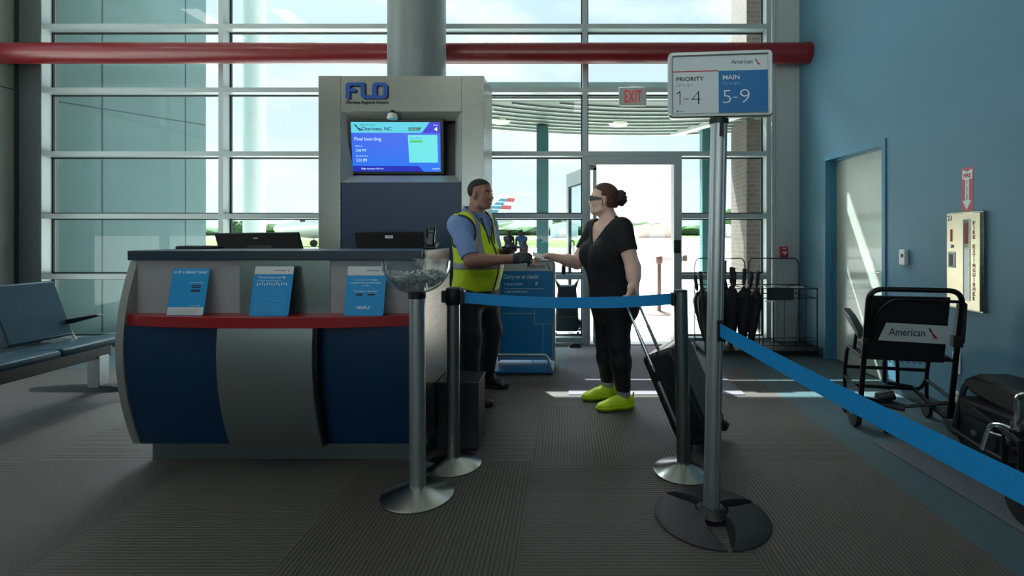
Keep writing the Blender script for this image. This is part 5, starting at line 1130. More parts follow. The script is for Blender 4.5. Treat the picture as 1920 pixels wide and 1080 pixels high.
def field(form, h, inflate=0.0, pad=None, lo=None, hi=None, dispf=None):
    l, u = form.bounds(); pad = inflate + 4 * h if pad is None else pad
    lo = l - pad if lo is None else np.maximum(np.array(lo, np.float32), l - pad); hi = u + pad if hi is None else np.minimum(np.array(hi, np.float32), u + pad)
    n = np.ceil((hi - lo) / h).astype(int) + 1
    ax = [lo[i] + h * np.arange(n[i], dtype=np.float32) for i in range(3)]
    D = np.full(tuple(n), 0.5, np.float32)
    for q in form.p:
        m = q[5] + inflate + 3 * h + .015
        if q[0] == 'c': r = max(q[3], q[4]); a = np.minimum(q[1], q[2]) - r - m; b = np.maximum(q[1], q[2]) + r + m
        else: r = q[2].max(); a = q[1] - r - m; b = q[1] + r + m
        i0 = np.clip(np.floor((a - lo) / h).astype(int), 0, n); i1 = np.clip(np.ceil((b - lo) / h).astype(int) + 1, 0, n)
        if np.any(i1 <= i0): continue
        sl = tuple(slice(i0[i], i1[i]) for i in range(3))
        X, Y, Z = ax[0][sl[0]][:, None, None], ax[1][sl[1]][None, :, None], ax[2][sl[2]][None, None, :]
        if q[0] == 'c':
            ba = q[2] - q[1]; L2 = max(float(ba @ ba), 1e-9); px, py, pz = X - q[1][0], Y - q[1][1], Z - q[1][2]
            t = np.clip((px * ba[0] + py * ba[1] + pz * ba[2]) / L2, 0, 1)
            d = np.sqrt((px - t * ba[0]) ** 2 + (py - t * ba[1]) ** 2 + (pz - t * ba[2]) ** 2) - (q[3] + (q[4] - q[3]) * t)
        else:
            px, py, pz = X - q[1][0], Y - q[1][1], Z - q[1][2]; R = q[3]
            w = [(px * R[i][0] + py * R[i][1] + pz * R[i][2]) / q[2][i] for i in range(3)]
            k0 = np.sqrt(w[0] ** 2 + w[1] ** 2 + w[2] ** 2); k1 = np.sqrt((w[0] / q[2][0]) ** 2 + (w[1] / q[2][1]) ** 2 + (w[2] / q[2][2]) ** 2) + 1e-9
            d = k0 * (k0 - 1) / k1
        A = D[sl]; k = q[5]
        if q[6]:
            g = np.clip(.5 - .5 * (A + d) / k, 0, 1); D[sl] = A * (1 - g) - d * g + k * g * (1 - g)
        else:
            g = np.clip(.5 + .5 * (A - d) / k, 0, 1); D[sl] = A * (1 - g) + d * g - k * g * (1 - g)
    return D - inflate, ax
def grid(ax): return ax[0][:, None, None], ax[1][None, :, None], ax[2][None, None, :]
def skin_mesh(D, ax, name, m, parent, smooth_it=1, decimate=0):
    # naive surface nets
    S_ = D < 0
    nx, ny, nz = D.shape
    cnt = np.zeros((nx - 1, ny - 1, nz - 1), np.int8)
    for i in (0, 1):
        for j in (0, 1):
            for k in (0, 1): cnt += S_[i:nx - 1 + i, j:ny - 1 + j, k:nz - 1 + k]
    act = (cnt > 0) & (cnt < 8); idx = np.argwhere(act)
    vid = np.full(act.shape, -1, np.int32); vid[act] = np.arange(len(idx))
    acc = np.zeros((len(idx), 3), np.float32); num = np.zeros(len(idx), np.float32)
    cor = [(i, j, k) for i in (0, 1) for j in (0, 1) for k in (0, 1)]
    vals = {c: D[idx[:, 0] + c[0], idx[:, 1] + c[1], idx[:, 2] + c[2]] for c in cor}
    for c in cor:
        for d in range(3):
            if c[d]: continue
            e = list(c); e[d] = 1; a, b = vals[c], vals[tuple(e)]; cr = (a < 0) != (b < 0)
            t = np.where(cr, a / np.where(cr, a - b, 1), 0); p = np.zeros((len(idx), 3), np.float32); p[:] = c; p[:, d] += t
            acc[cr] += p[cr]; num[cr] += 1
    v = idx + acc / np.maximum(num, 1)[:, None]
    F_ = []
    for d in range(3):
        a = [slice(None)] * 3; b = [slice(None)] * 3; a[d] = slice(0, -1); b[d] = slice(1, None)
        s0, s1 = S_[tuple(a)], S_[tuple(b)]; q = np.argwhere(s0 != s1)
        o1, o2 = [(1, 2), (2, 0), (0, 1)][d]
        ok = (q[:, o1] > 0) & (q[:, o2] > 0) & (q[:, o1] < D.shape[o1] - 1) & (q[:, o2] < D.shape[o2] - 1); q = q[ok]
        flip = s0[q[:, 0], q[:, 1], q[:, 2]]
        def at(u, w):
            r = q.copy(); r[:, o1] += u; r[:, o2] += w; return vid[r[:, 0], r[:, 1], r[:, 2]]
        quad = np.stack([at(-1, -1), at(0, -1), at(0, 0), at(-1, 0)], 1)
        quad[~flip] = quad[~flip][:, ::-1]; F_.append(quad)
    F_ = np.concatenate(F_); F_ = F_[(F_ >= 0).all(1)]
    h = ax[0][1] - ax[0][0]
    P_ = v * h + np.array([ax[0][0], ax[1][0], ax[2][0]], np.float32)
    # light relaxation
    E_ = np.concatenate([F_[:, [0, 1]], F_[:, [1, 2]], F_[:, [2, 3]], F_[:, [3, 0]]])
    for _ in range(smooth_it):
        s = np.zeros_like(P_); c = np.zeros(len(P_), np.float32)
        np.add.at(s, E_[:, 0], P_[E_[:, 1]]); np.add.at(c, E_[:, 0], 1); np.add.at(s, E_[:, 1], P_[E_[:, 0]]); np.add.at(c, E_[:, 1], 1)
        P_ = P_ * .5 + .5 * s / np.maximum(c, 1)[:, None]
    loc = npv(ROOT[root_of(parent).name][0])
    me = bpy.data.meshes.new(name); me.from_pydata((P_ - loc).tolist(), [], F_.tolist()); me.polygons.foreach_set('use_smooth', [True] * len(me.polygons)); me.materials.append(m)
    o = bpy.data.objects.new(name, me); C.objects.link(o); o.parent = parent
    return o
def frame(f):
    f = Vector(f).normalized(); l = Z_.cross(f).normalized(); u = f.cross(l); return f, l, u
def hand(fm, wrist, d, n, s, curls, thumb, sc=1.0, k=.008):
    # d: wrist to knuckles, n: out of the palm, s: thumb side
    d, n, s = Vector(d).normalized(), Vector(n).normalized(), Vector(s).normalized(); w = Vector(wrist)
    fm.ell(w + d * .048 * sc, (.052 * sc, .040 * sc, .0165 * sc), (d, s, n), .015)
    fm.cap(w + d * .080 * sc + s * .028 * sc, w + d * .076 * sc - s * .028 * sc, .0135 * sc, .012 * sc, .015)
    fm.cap(w + d * .02 * sc + s * .022 * sc, w + d * .055 * sc + s * .036 * sc + n * .006, .016 * sc, .014 * sc, .015)
    for (off, ln, r), cu in zip(((.031, .074, .0092), (.0105, .083, .0095), (-.0105, .077, .0091), (-.030, .060, .0082)), curls):
        p = w + d * .086 * sc + s * off * sc; a = 0.0; sp_a = off * 2.0
        base = (d + s * sp_a).normalized()
        for fr_, cc, rr_ in ((.45, cu[0], 1.0), (.31, cu[1], .92), (.24, cu[2], .82)):
            a += math.radians(cc); q = p + (base * math.cos(a) + n * math.sin(a)) * (ln * fr_ * sc); fm.cap(p, q, r * rr_ * sc, r * (rr_ - .08) * sc, k); p = q
    p = w + d * .040 * sc + s * .034 * sc
    for dx, ln, r in thumb:
        q = p + (d * dx[0] + s * dx[1] + n * dx[2]).normalized() * ln * sc; fm.cap(p, q, r * sc, r * .9 * sc, k); p = q
    return fm
def head(fm, c, f, s=1.0, lean=0.0, smile=False, male=True):
    f, l, u = frame(f)
    if lean: u = (u + f * lean).normalized(); f = l.cross(u)
    def q(a, b, d): return Vector(c) + (f * a + l * b + u * d) * s
    R = (f, l, u); E = lambda a, b, d, r, k=.02, sub=False: fm.ell(q(a, b, d), [x * s for x in r], R, k, sub)
    E(-.010, 0, .032, (.098, .077, .086)); E(.030, 0, -.030, (.060, .062, .080)); E(.032, 0, -.075, (.052, .053, .040))
    fm.cap(q(.076, 0, -.100), q(.070, 0, -.092), .017 * s, .02 * s, .02)
    fm.cap(q(.086, 0, .008), q(.108, 0, -.030), .008 * s, .0115 * s, .012)
    for sg_ in (1, -1):
        fm.cap(q(.098, sg_ * .012, -.035), q(.092, sg_ * .014, -.036), .009 * s, .009 * s, .008)
        fm.cap(q(.084, sg_ * .012, .024), q(.068, sg_ * .050, .022), .0095 * s, .009 * s, .014)
        E(.060, sg_ * .036, -.030, (.028, .026, .024), .02)
        E(.094, sg_ * .031, .003, (.014, .017, .011), .012, True)
        E(-.006, sg_ * .077, -.012, (.019, .009, .031), .006); E(-.002, sg_ * .083, -.010, (.009, .005, .018), .005, True)
        fm.cap(q(.020, sg_ * .055, -.085), q(.060, sg_ * .03, -.098), .016 * s, .014 * s, .02)
    if smile:
        for y0, y1, z0, z1, dz_, rr_, up in ((0, .016, -.058, -.0565, 0, .0058, 0), (.016, .028, -.0565, -.050, 0, .005, 0), (0, .015, -.078, -.0755, 0, .0068, 0), (.015, .027, -.0755, -.056, 0, .0052, 0)):
            for sg_ in (1, -1): fm.cap(q(.0945 - y0 * .5, sg_ * y0, z0), q(.0945 - y1 * .55, sg_ * y1, z1), rr_ * s, rr_ * s * .9, .006)
        for sg_ in (1, -1):
            fm.cap(q(.098, 0, -.0665), q(.088, sg_ * .021, -.0605), .0062 * s, .0045 * s, .004); fm.p[-1] = fm.p[-1][:6] + (1,)
            fm.cap(q(.082, sg_ * .030, -.034), q(.074, sg_ * .036, -.058), .010 * s, .009 * s, .014)
    else:
        fm.cap(q(.092, .018, -.060), q(.092, -.018, -.060), .0065 * s, .0065 * s, .008); fm.cap(q(.089, .016, -.072), q(.089, -.016, -.072), .0075 * s, .0075 * s, .008)
    return q, (f, l, u)
def small(form, name, m, parent, h=.003, it=1): D, ax = field(form, h); return skin_mesh(D, ax, name, m, parent, it)

# ------------------------------------------------------------------ the agent in the yellow vest
YM = 3.95
mf, ml, mu = frame((.88, -.46, 0)); mr = -ml
man = thing('person', 'man in yellow reflective vest and blue shirt handing over a paper, smiling', 'person', (P(895, 0, YM).x, YM, 0))
hc = P(901, 364, YM) ; neck = P(893, 400, YM)
sh_c = P(890, 421, YM) - mf * .01
shR, shL = sh_c + mr * .185 + Z_ * -.005, sh_c - mr * .185 - Z_ * .005
elR, wrR = P(884, 490, 3.66), P(961, 485.5, 3.66)
elL, wrL = sh_c - mr * .23 + mf * .06 - Z_ * .29, P(941, 470, 3.90)
pel = P(891, 545, YM); hipR, hipL = pel + mr * .095 - Z_ * .03, pel - mr * .095 - Z_ * .03
kneeR, kneeL = P(881, 632, 3.80), P(922, 618, 4.12); ankR, ankL = Vector((-.735, 3.80, .09)), P(910, 706, 4.20)
ankL.z = .095
torso = Form()
torso.ell(sh_c - Z_ * .10 + mf * .005, (.125, .180, .17), (mf, ml, mu), .05).cap(shR - Z_ * .005, shL - Z_ * .005, .066, .066, .06)
torso.ell(pel + Z_ * .20 + mf * .035, (.165, .178, .20), (mf, ml, mu), .08).ell(pel + Z_ * .03, (.145, .172, .13), (mf, ml, mu), .06)
torso.cap(neck + Z_ * -.03 - mf * .01, sh_c + mr * .10, .06, .055, .04).cap(neck + Z_ * -.03 - mf * .01, sh_c - mr * .10, .06, .055, .04)
armR = Form().path([shR, elR], [.066, .050], .03); foreR = Form().path([elR, elR.lerp(wrR, .3), wrR], [.048, .047, .031], .03)
armL = Form().path([shL, elL], [.066, .050], .03); foreL = Form().path([elL, elL.lerp(wrL, .3), wrL], [.048, .046, .031], .03)
body = Form(); body += torso; body += armR; body += foreR; body += armL; body += foreL
hq, hR = head(body, hc, (.905, -.42, .0), 1.02, .02, True)
body.cap(hq(-.022, 0, -.055), neck - Z_ * .04 - mf * .015, .062, .066, .03)
legs = Form().path([hipR, kneeR, ankR], [.098, .066, .044], .04).path([hipL, kneeL, ankL], [.098, .066, .044], .04).ell(pel - Z_ * .03, (.14, .172, .13), (mf, ml, mu), .05)
body += legs
hd_ = (wrR - elR).normalized(); palm = Vector((.10, .75, -.55)).normalized(); hd2 = (hd_ + Z_ * .05).normalized(); ths = palm.cross(hd2).normalized(); ths = ths if ths.z > 0 else -ths
gl = Form(); hand(gl, wrR, hd2, palm, ths, [(28, 38, 22), (32, 40, 24), (36, 44, 26), (40, 46, 30)], (((.75, .45, .5), .040, .0115), ((.9, .1, .35), .030, .0105)), 1.06)
gl.cap(wrR - hd_ * .012, wrR + hd_ * .02, .033, .034, .015)
gR = gl
glL = Form(); dL = (wrL - elL); dL.normalize(); hand(glL, wrL, (mf * .8 - Z_ * .1).normalized(), Z_, -mr * -1.0, [(45, 50, 30)] * 4, (((.7, .6, .4), .04, .0115), ((.8, .2, .5), .03, .0105)), 1.05)
body += gR; body += glL
D, ax = field(body, .0048); skin_mesh(D, ax, 'body', M_skin_d, man)
# gloves
M_glove = pm('dark_grey_glove', '#30323a', .55, 0, .08, 40)
D, ax = field(gR, .0038, .0022); X, Y, Z = grid(ax); dd_ = (X - wrR.x) * hd_.x + (Y - wrR.y) * hd_.y + (Z - wrR.z) * hd_.z
skin_mesh(np.maximum(D, -(dd_ - .002)), ax, 'glove', M_glove, man)
cf = Form().cap(wrR - hd_ * .016, wrR + hd_ * .004, .0345, .036, .01); D, ax = field(cf, .0035); dd_ = (grid(ax)[0] - wrR.x) * hd_.x + (grid(ax)[1] - wrR.y) * hd_.y + (grid(ax)[2] - wrR.z) * hd_.z
skin_mesh(np.maximum(np.maximum(D, -(dd_ + .014)), dd_ - .006), ax, 'glove_cuff', pm('pale_pink_cuff', '#c9b3b8', .6), man)
D, ax = field(glL, .0042, .0022); skin_mesh(D, ax, 'glove', M_glove, man)
# hair, brows, eyes, teeth
hair = Form().ell(hq(-.010, 0, .032), (.0995 * 1.02, .0785 * 1.02, .0875 * 1.02), hR, .02); D, ax = field(hair, .0036, .0015); X, Y, Z = grid(ax)
def loc3(q0, R, X, Y, Z):
    o = q0(0, 0, 0); return [(X - o.x) * r.x + (Y - o.y) * r.y + (Z - o.z) * r.z for r in R]
fa, fl_, fu = loc3(hq, hR, X, Y, Z)
keep = np.maximum(fu - (.062 + .30 * (fa - .03)), np.minimum(-.018 - fa, fu + .050))       # above the hairline, or behind the ears
skin_mesh(np.maximum(D, -keep), ax, 'hair', pm('short_black_hair', '#141112', .75, 0, .2, 90, .4, 400), man)
for s_ in (1, -1): small(Form().cap(hq(.092, s_ * .016, .024), hq(.078, s_ * .048, .024), .0042, .0036, .004), 'eyebrow', MATS['short_black_hair'], man, .0028)
for s_ in (1, -1):
    ey_ = small(Form().ell(hq(.0845, s_ * .0315, .002), (.0085, .0125, .0052), hR, .001), 'eye', pm('eye_white', '#d9d5d0', .25), man, .0026)
    small(Form().ell(hq(.0915, s_ * .0325, .002), (.0030, .0052, .0048), hR, .001), 'iris', pm('dark_iris', '#1a100c', .2), ey_, .0018)
small(Form().cap(hq(.0885, 0, -.0655), hq(.082, .017, -.0615), .0052, .0042, .002).cap(hq(.0885, 0, -.0655), hq(.082, -.017, -.0615), .0052, .0042, .002), 'teeth', pm('teeth', '#e8e4dc', .3), man, .0024)
# shirt: torso with short sleeves and collar
M_shirt = pm('blue_shirt', '#7d98cc', .75, 0, .06, 25, .6, 13, bdist=.02)
def clothes(torso, sleeves, h, infl):
    al = Form(); al += torso
    for f_, a, b, cut in sleeves: al += f_
    l, u = al.bounds(); pad = infl + 4 * h
    big = Form(); big += torso; big.p = list(big.p)
    def on(fm):
        lo, hi = l - pad, u + pad; n = np.ceil((hi - lo) / h).astype(int) + 1
        return lo, hi
    lo, hi = on(al)
    mark = Form(); mark.cap(lo, lo, 1e-4, 1e-4, 1e-4); mark.cap(hi, hi, 1e-4, 1e-4, 1e-4)
    ft = Form(); ft += torso; ft += mark
    D, ax = field(ft, h, infl, pad=0); X, Y, Z = grid(ax)
    for f_, a, b, cut in sleeves:
        g = Form(); g += f_; g += mark; Ds, _ = field(g, h, infl, pad=0)
        uu_, LL_ = along(a, b, X, Y, Z); Ds = np.maximum(Ds, uu_ - LL_ * cut)
        Ds[:10, :10, :10] = .5; Ds[-10:, -10:, -10:] = .5; D[:10, :10, :10] = .5; D[-10:, -10:, -10:] = .5
        k = .035; w_ = np.clip(.5 + .5 * (D - Ds) / k, 0, 1); D = D * (1 - w_) + Ds * w_ - k * w_ * (1 - w_)
    return D, ax
def along(a, b, X, Y, Z):
    d = (b - a); L = d.length; d.normalize(); return (X - a.x) * d.x + (Y - a.y) * d.y + (Z - a.z) * d.z, L
D, ax = clothes(torso, [(armR, shR, elR, .88), (armL, shL, elL, .88)], .006, .013); X, Y, Z = grid(ax)
rp = ((X - sh_c.x) * mr.x + (Y - sh_c.y) * mr.y)                       # towards his right
fp = ((X - sh_c.x) * mf.x + (Y - sh_c.y) * mf.y)                       # towards his front
D1 = np.maximum(D, (pel.z - .06) - Z)
D1 = np.maximum(D1, Z - (neck.z + .012 - .12 * np.clip(fp, 0, 1)))
skin_mesh(D1, ax, 'shirt', M_shirt, man)
col = Form(); nb_ = neck - Z_ * .02 - mf * .012
for k_ in range(15):
    a = math.radians(28 + 304 * k_ / 14); a2 = math.radians(28 + 304 * (k_ + 1) / 14)
    if k_ < 14:
        for up_z, rad in ((.006, .096), (.022, .090), (.036, .085)):
            c1 = nb_ + mf * (rad * math.cos(a)) + ml * (rad * .96 * math.sin(a)) + Z_ * (up_z - .036 * math.cos(a)); c2 = nb_ + mf * (rad * math.cos(a2)) + ml * (rad * .96 * math.sin(a2)) + Z_ * (up_z - .036 * math.cos(a2)); col.cap(c1, c2, .009, .009, .010)
for s_ in (1, -1):
    for q_ in (0, .012, .024): col.cap(nb_ + mf * .080 + ml * ((.042 + q_) * s_) - Z_ * (.016 - q_ * .4), nb_ + mf * (.128 - q_) + ml * ((.050 + q_ * 1.2) * s_) - Z_ * (.075 - q_), .010, .007, .010)
small(col, 'collar', pm('blue_shirt_collar', '#5d79b4', .75, 0, .06, 25), man, .0042)
# vest
M_vest = pm('neon_yellow_vest', '#cfe81c', .6, 0, .06, 20, .7, 11, bdist=.025)
vf = Form(); vf += torso
D, ax = field(vf, .0045, .027); X, Y, Z = grid(ax)
rp = ((X - sh_c.x) * mr.x + (Y - sh_c.y) * mr.y); fp = ((X - sh_c.x) * mf.x + (Y - sh_c.y) * mf.y); dz = Z - sh_c.z
arh = np.sqrt((np.abs(rp) - .205) ** 2 + ((dz + .055) * .72) ** 2 + (fp * .35) ** 2) - .088     # arm holes
vneck = .006 + .060 * np.clip((dz + .13) / .13, 0, 1.4)
opening = np.where(fp > 0, np.abs(rp) - vneck, 1.0)
necko = np.sqrt((X - neck.x) ** 2 + (Y - neck.y) ** 2) - .088
necko = np.where(Z > sh_c.z - .02, necko, 1.0)
V1 = np.maximum(np.maximum(np.maximum(D, -arh), -opening), -necko); V1 = np.maximum(V1, (pel.z + .010) - Z); V1 = np.maximum(V1, -(D + .022))
V1 = np.maximum(V1, np.abs(rp) - .225)
vest = skin_mesh(V1, ax, 'vest', M_vest, man)
M_refl = pm('silver_reflective_tape', '#8f8d94', .45, .1, .05)
shell = np.maximum(D - .0035, -(D + .007)); base_ = np.maximum(np.maximum(np.maximum(shell, -arh + .002), -opening + .002), np.abs(rp) - .225)
band = np.abs(Z - (pel.z + .205)) - .024
skin_mesh(np.maximum(base_, band), ax, 'reflective_band', M_refl, vest, 1)
for s_ in (1, -1):
    bs = np.abs(rp * s_ - (.105 + .02 * np.clip(-dz * 4, 0, 1))) - .020
    skin_mesh(np.maximum(np.maximum(np.maximum(base_, bs), (pel.z + .235) - Z), -necko), ax, 'reflective_strap', M_refl, vest, 1)
pip = np.abs(arh) - .005; sh2 = np.maximum(D - .003, -(D + .01)); skin_mesh(np.maximum(np.maximum(sh2, pip), np.abs(rp) - .225), ax, 'edge_binding', pm('dark_binding', '#2c3a22', .6), vest, 0)
pip = np.where(fp > 0, np.abs(np.abs(rp) - vneck) - .005, 1.0); skin_mesh(np.maximum(np.maximum(np.maximum(sh2, pip), (pel.z + .012) - Z), -necko), ax, 'front_binding', pm('dark_binding', '#2c3a22', .6), vest, 0)
lan = Form(); p0 = neck + mf * .05 + ml * .05 - Z_ * .03
front = lambda dzz, sd: sh_c + mf * (.165 + .06 * min(1, max(0, -dzz * 3 - .2))) + ml * sd + Z_ * dzz
for s_ in (1, -1): lan.path([neck + ml * (.075 * s_) - Z_ * .01, neck + mf * .105 + ml * (.062 * s_) - Z_ * .05, front(-.10, .040 * s_), front(-.20, .022 * s_), front(-.30, .006 * s_)], [.006] * 5, .004)
small(lan, 'lanyard', M_black, man, .0042)
# trousers, belt, shoes
M_trs = pm('dark_navy_trousers', '#14141f', .7, 0, .1, 25, .7, 10, bdist=.025)
tf = Form().path([hipR, kneeR, ankR + Z_ * .02], [.100, .072, .062], .04).path([hipL, kneeL, ankL + Z_ * .02], [.100, .072, .062], .04).ell(pel - Z_ * .02, (.150, .178, .14), (mf, ml, mu), .05)
D, ax = field(tf, .0065, .012); X, Y, Z = grid(ax); skin_mesh(np.maximum(np.maximum(D, Z - (pel.z + .05)), .05 - Z), ax, 'trousers', M_trs, man)
blt = np.maximum(np.abs(D) - .006, np.abs(Z - (pel.z + .030)) - .018); skin_mesh(blt, ax, 'belt', M_black, man, 0)
def shoe(ank, d, m, msole, parent, name='shoe', L=.27, high=.0):
    d = Vector((d[0], d[1], 0)).normalized(); s = Vector((-d.y, d.x, 0)); a = Vector((ank.x, ank.y, 0)); R = (d, s, Z_); f = Form()
    f.ell(a - d * .025 + Z_ * .045, (.062, .040, .052), R, .03).ell(a + d * .055 + Z_ * .045, (.085, .043, .042), R, .04).ell(a + d * (L * .52) + Z_ * .034, (.070, .047, .033), R, .04)
    f.cap(a + Z_ * .05, a + Z_ * (.092 + high), .045, .043, .03).cap(a + d * .02 + Z_ * .075, a + d * .09 + Z_ * .055, .034, .030, .03)
    D, ax = field(f, .0045, .0); X, Y, Z = grid(ax)
    U = np.maximum(np.maximum(D, .022 - Z), Z - (.108 + high)); up_ = skin_mesh(U, ax, name, m, parent)
    D, ax = field(f, .0045, .008); X, Y, Z = grid(ax); skin_mesh(np.maximum(np.maximum(D, Z - .030), .002 - Z), ax, 'sole', msole, up_)
    return a, d, s, up_
M_shoeb = pm('black_leather', '#0d0d0e', .3)
shoe(ankR, (.75, -.35), M_shoeb, M_rubber, man); shoe(ankL, (.95, -.22), M_shoeb, M_rubber, man)
# what he holds
dev = thing('handheld_reader', 'small black handheld device in the left hand of the man in the vest', 'reader', wrL + mf * .07 + Z_ * .025)
c = wrL + mf * .085 + Z_ * .027; MB().obox(c, mf, ml, Z_, .060, .036, .010).build('body', M_black, dev, bevel=.006); MB().obox(c + Z_ * .0105, mf, ml, Z_, .048, .030, .001).build('screen', pm('pale_blue_screen', '#8fb4d6', .2), dev)

# ------------------------------------------------------------------ the traveller in black
YWm = 3.74
wf_, wl_, wu_ = frame((-.87, -.48, 0)); wr_ = -wl_
wom = thing('person', 'woman in black t-shirt, dark glasses and neon yellow shoes pulling a suitcase', 'person', (P(1145, 0, YWm).x, YWm, 0))
hc = P(1131, 374, YWm); neck = P(1139, 410, YWm); sh_c = P(1140, 428, YWm) + wr_ * 0
shL, shR = sh_c + wl_ * .175, sh_c - wl_ * .175
elL, wrL = P(1187, 502, 3.50), P(1190, 553, 3.40)
elR, wrR = P(1082, 492, 3.84), P(1029, 480, 3.72)
pel = P(1147, 560, YWm); hipL, hipR = pel + wl_ * .09 - Z_ * .02, pel - wl_ * .09 - Z_ * .02
ankL, ankR = Vector((.435, 3.685, .095)), Vector((.335, 3.92, .095)); kneeL, kneeR = P(1160, 645, 3.66), P(1137, 640, 3.86)
torso = Form()
torso.ell(sh_c - Z_ * .11 - wf_ * .01, (.125, .170, .17), (wf_, wl_, wu_), .05).cap(shL - Z_ * .012, shR - Z_ * .012, .062, .062, .06)
for s_ in (1, -1): torso.ell(sh_c - Z_ * .20 + wf_ * .095 + wl_ * (.078 * s_), (.088, .086, .092), (wf_, wl_, wu_), .05)
torso.ell(pel + Z_ * .185 + wf_ * .02, (.150, .170, .19), (wf_, wl_, wu_), .08).ell(pel - Z_ * .0 - wf_ * .02, (.165, .188, .16), (wf_, wl_, wu_), .07)
for s_ in (1, -1): torso.ell(pel - Z_ * .05 - wf_ * .075 + wl_ * (.075 * s_), (.10, .095, .10), (wf_, wl_, wu_), .05)
torso.cap(neck - Z_ * .02 - wf_ * .015, sh_c + wl_ * .09 - Z_ * .005, .052, .05, .04).cap(neck - Z_ * .02 - wf_ * .015, sh_c - wl_ * .09 - Z_ * .005, .052, .05, .04)
armL = Form().path([shL, elL], [.066, .052], .03); foreL = Form().path([elL, elL.lerp(wrL, .3), wrL], [.050, .047, .028], .03)
armR = Form().path([shR, elR], [.064, .050], .03); foreR = Form().path([elR, elR.lerp(wrR, .35), wrR], [.048, .043, .026], .03)
body = Form(); body += torso; body += armL; body += foreL; body += armR; body += foreR
hq, hR = head(body, hc, (-.985, .12, .05), .97, 0.0, False)
body.cap(hq(-.018, 0, -.05), neck - Z_ * .03 - wf_ * .02, .054, .060, .04)
body.cap(hq(.02, 0, -.095), hq(.05, 0, -.09), .03, .026, .03)
legs = Form().path([hipL, kneeL, kneeL.lerp(ankL, .35), ankL], [.105, .068, .066, .040], .04).path([hipR, kneeR, kneeR.lerp(ankR, .35), ankR], [.105, .068, .066, .040], .04)
body += legs
dR = (wrR - elR).normalized(); pal = Vector((-.15, -.35, -.9)).normalized(); d2_ = (Vector((-1, -.12, -.12))).normalized(); th_ = Vector((0, -1, .25)); th_ = (th_ - d2_ * th_.dot(d2_)).normalized(); pal = d2_.cross(th_).normalized(); pal = pal if pal.z < 0 else -pal
hnd = Form(); hand(hnd, wrR, d2_, pal, th_, [(22, 30, 20), (40, 42, 25), (52, 50, 30), (60, 52, 32)], (((.85, .35, .45), .036, .0108), ((.95, .0, .3), .028, .0095)), .93)
body += hnd
gm = (gN + gF) / 2; hdn = (gm + e2 * -.02 - wrL); 
dl_ = Vector((-.05, -.02, -1)).normalized(); nl = Vector((-.9, .42, 0)).normalized(); sl_v = e2 * -1; sl_v = (sl_v - dl_ * sl_v.dot(dl_)).normalized(); nl = dl_.cross(sl_v); nl = nl if nl.x < 0 else -nl
wgrip = gm + Vector((0, 0, .088)) - nl * .012 - e2 * .02
hl = Form(); hand(hl, wgrip, dl_, nl, sl_v, [(62, 70, 55), (64, 72, 55), (64, 72, 55), (62, 70, 55)], (((.8, .35, .55), .038, .0108), ((.55, -.1, .85), .030, .0098)), .93)
body += hl; body.cap(wrL, wgrip, .028, .026, .02)
D, ax = field(body, .0048); skin_mesh(D, ax, 'body', M_skin_l, wom)
# tattoo on the inner forearm
tq = elR.lerp(wrR, .16); tdir = (wrR - elR).normalized(); ta = tq + Vector((0, -.0475, -.012))
f_ = Form(); [f_.cap(ta + tdir * (.022 * math.cos(a)) + Z_ * (.022 * math.sin(a)), ta + tdir * (.022 * math.cos(a + .35)) + Z_ * (.022 * math.sin(a + .35)), .005, .005, .003) for a in np.arange(3.4, 6.6, .35)]
Dt, axt = field(f_, .0026, .002); X, Y, Z = grid(axt)
def capd(a, b, ra, rb):
    ba = b - a; L2 = ba.length_squared; t = np.clip(((X - a.x) * ba.x + (Y - a.y) * ba.y + (Z - a.z) * ba.z) / L2, 0, 1)
    return np.sqrt((X - a.x - t * ba.x) ** 2 + (Y - a.y - t * ba.y) ** 2 + (Z - a.z - t * ba.z) ** 2) - (ra + (rb - ra) * t)
em_ = elR.lerp(wrR, .35); Df = np.minimum(capd(elR, em_, .048, .043), capd(em_, wrR, .043, .026))
skin_mesh(np.maximum(Dt, np.abs(Df) - .0035), axt, 'tattoo', pm('faded_tattoo', '#77686a', .6), wom, 0)
# hair swept back into a bun
M_hair = pm('reddish_brown_hair', '#4a2a20', .6, 0, .3, 60, .5, 300, stretch=(1, 1, .3))
hr = Form().ell(hq(-.012, 0, .034), (.100 * .97, .080 * .97, .088 * .97), hR, .02).ell(hq(-.055, 0, -.02), (.055, .066, .055), hR, .04)
D, ax = field(hr, .0038, .007); X, Y, Z = grid(ax); fa, fl_, fu = loc3(hq, hR, X, Y, Z)
keep = np.maximum(fu - (.068 + .55 * (fa - .035)), np.minimum(-.030 - fa, fu + .060)); keep = np.maximum(keep, np.minimum(.012 - fa, fu - .024))
rip = .0022 * np.sin(fl_ * 260 + fu * 120)
skin_mesh(np.maximum(D + rip, -keep), ax, 'hair', M_hair, wom)
bun = Form(); rr = random.Random(5)
for k_ in range(26):
    a, b = rr.uniform(0, 2 * PI), rr.uniform(-1, 1); bun.ell(hq(-.135 + .034 * b, .042 * math.cos(a) * math.sqrt(1 - b * b * .6), .018 + .052 * math.sin(a) * math.sqrt(1 - b * b * .5)), (.017 + .006 * rr.random(), .014, .016), hR, .007)
bun.ell(hq(-.128, 0, .018), (.036, .040, .046), hR, .02).cap(hq(-.08, 0, .02), hq(-.12, 0, .02), .032, .03, .02)
small(bun, 'hair_bun', pm('dark_brown_hair', '#2b1a16', .65, 0, .35, 70, .5, 300), wom, .004, 0)
lk = Form().path([hq(.004, .079, -.005), hq(.0, .083, -.030), hq(.010, .080, -.048)], [.004, .0035, .002], .003); small(lk, 'loose_lock', M_hair, wom, .0026)
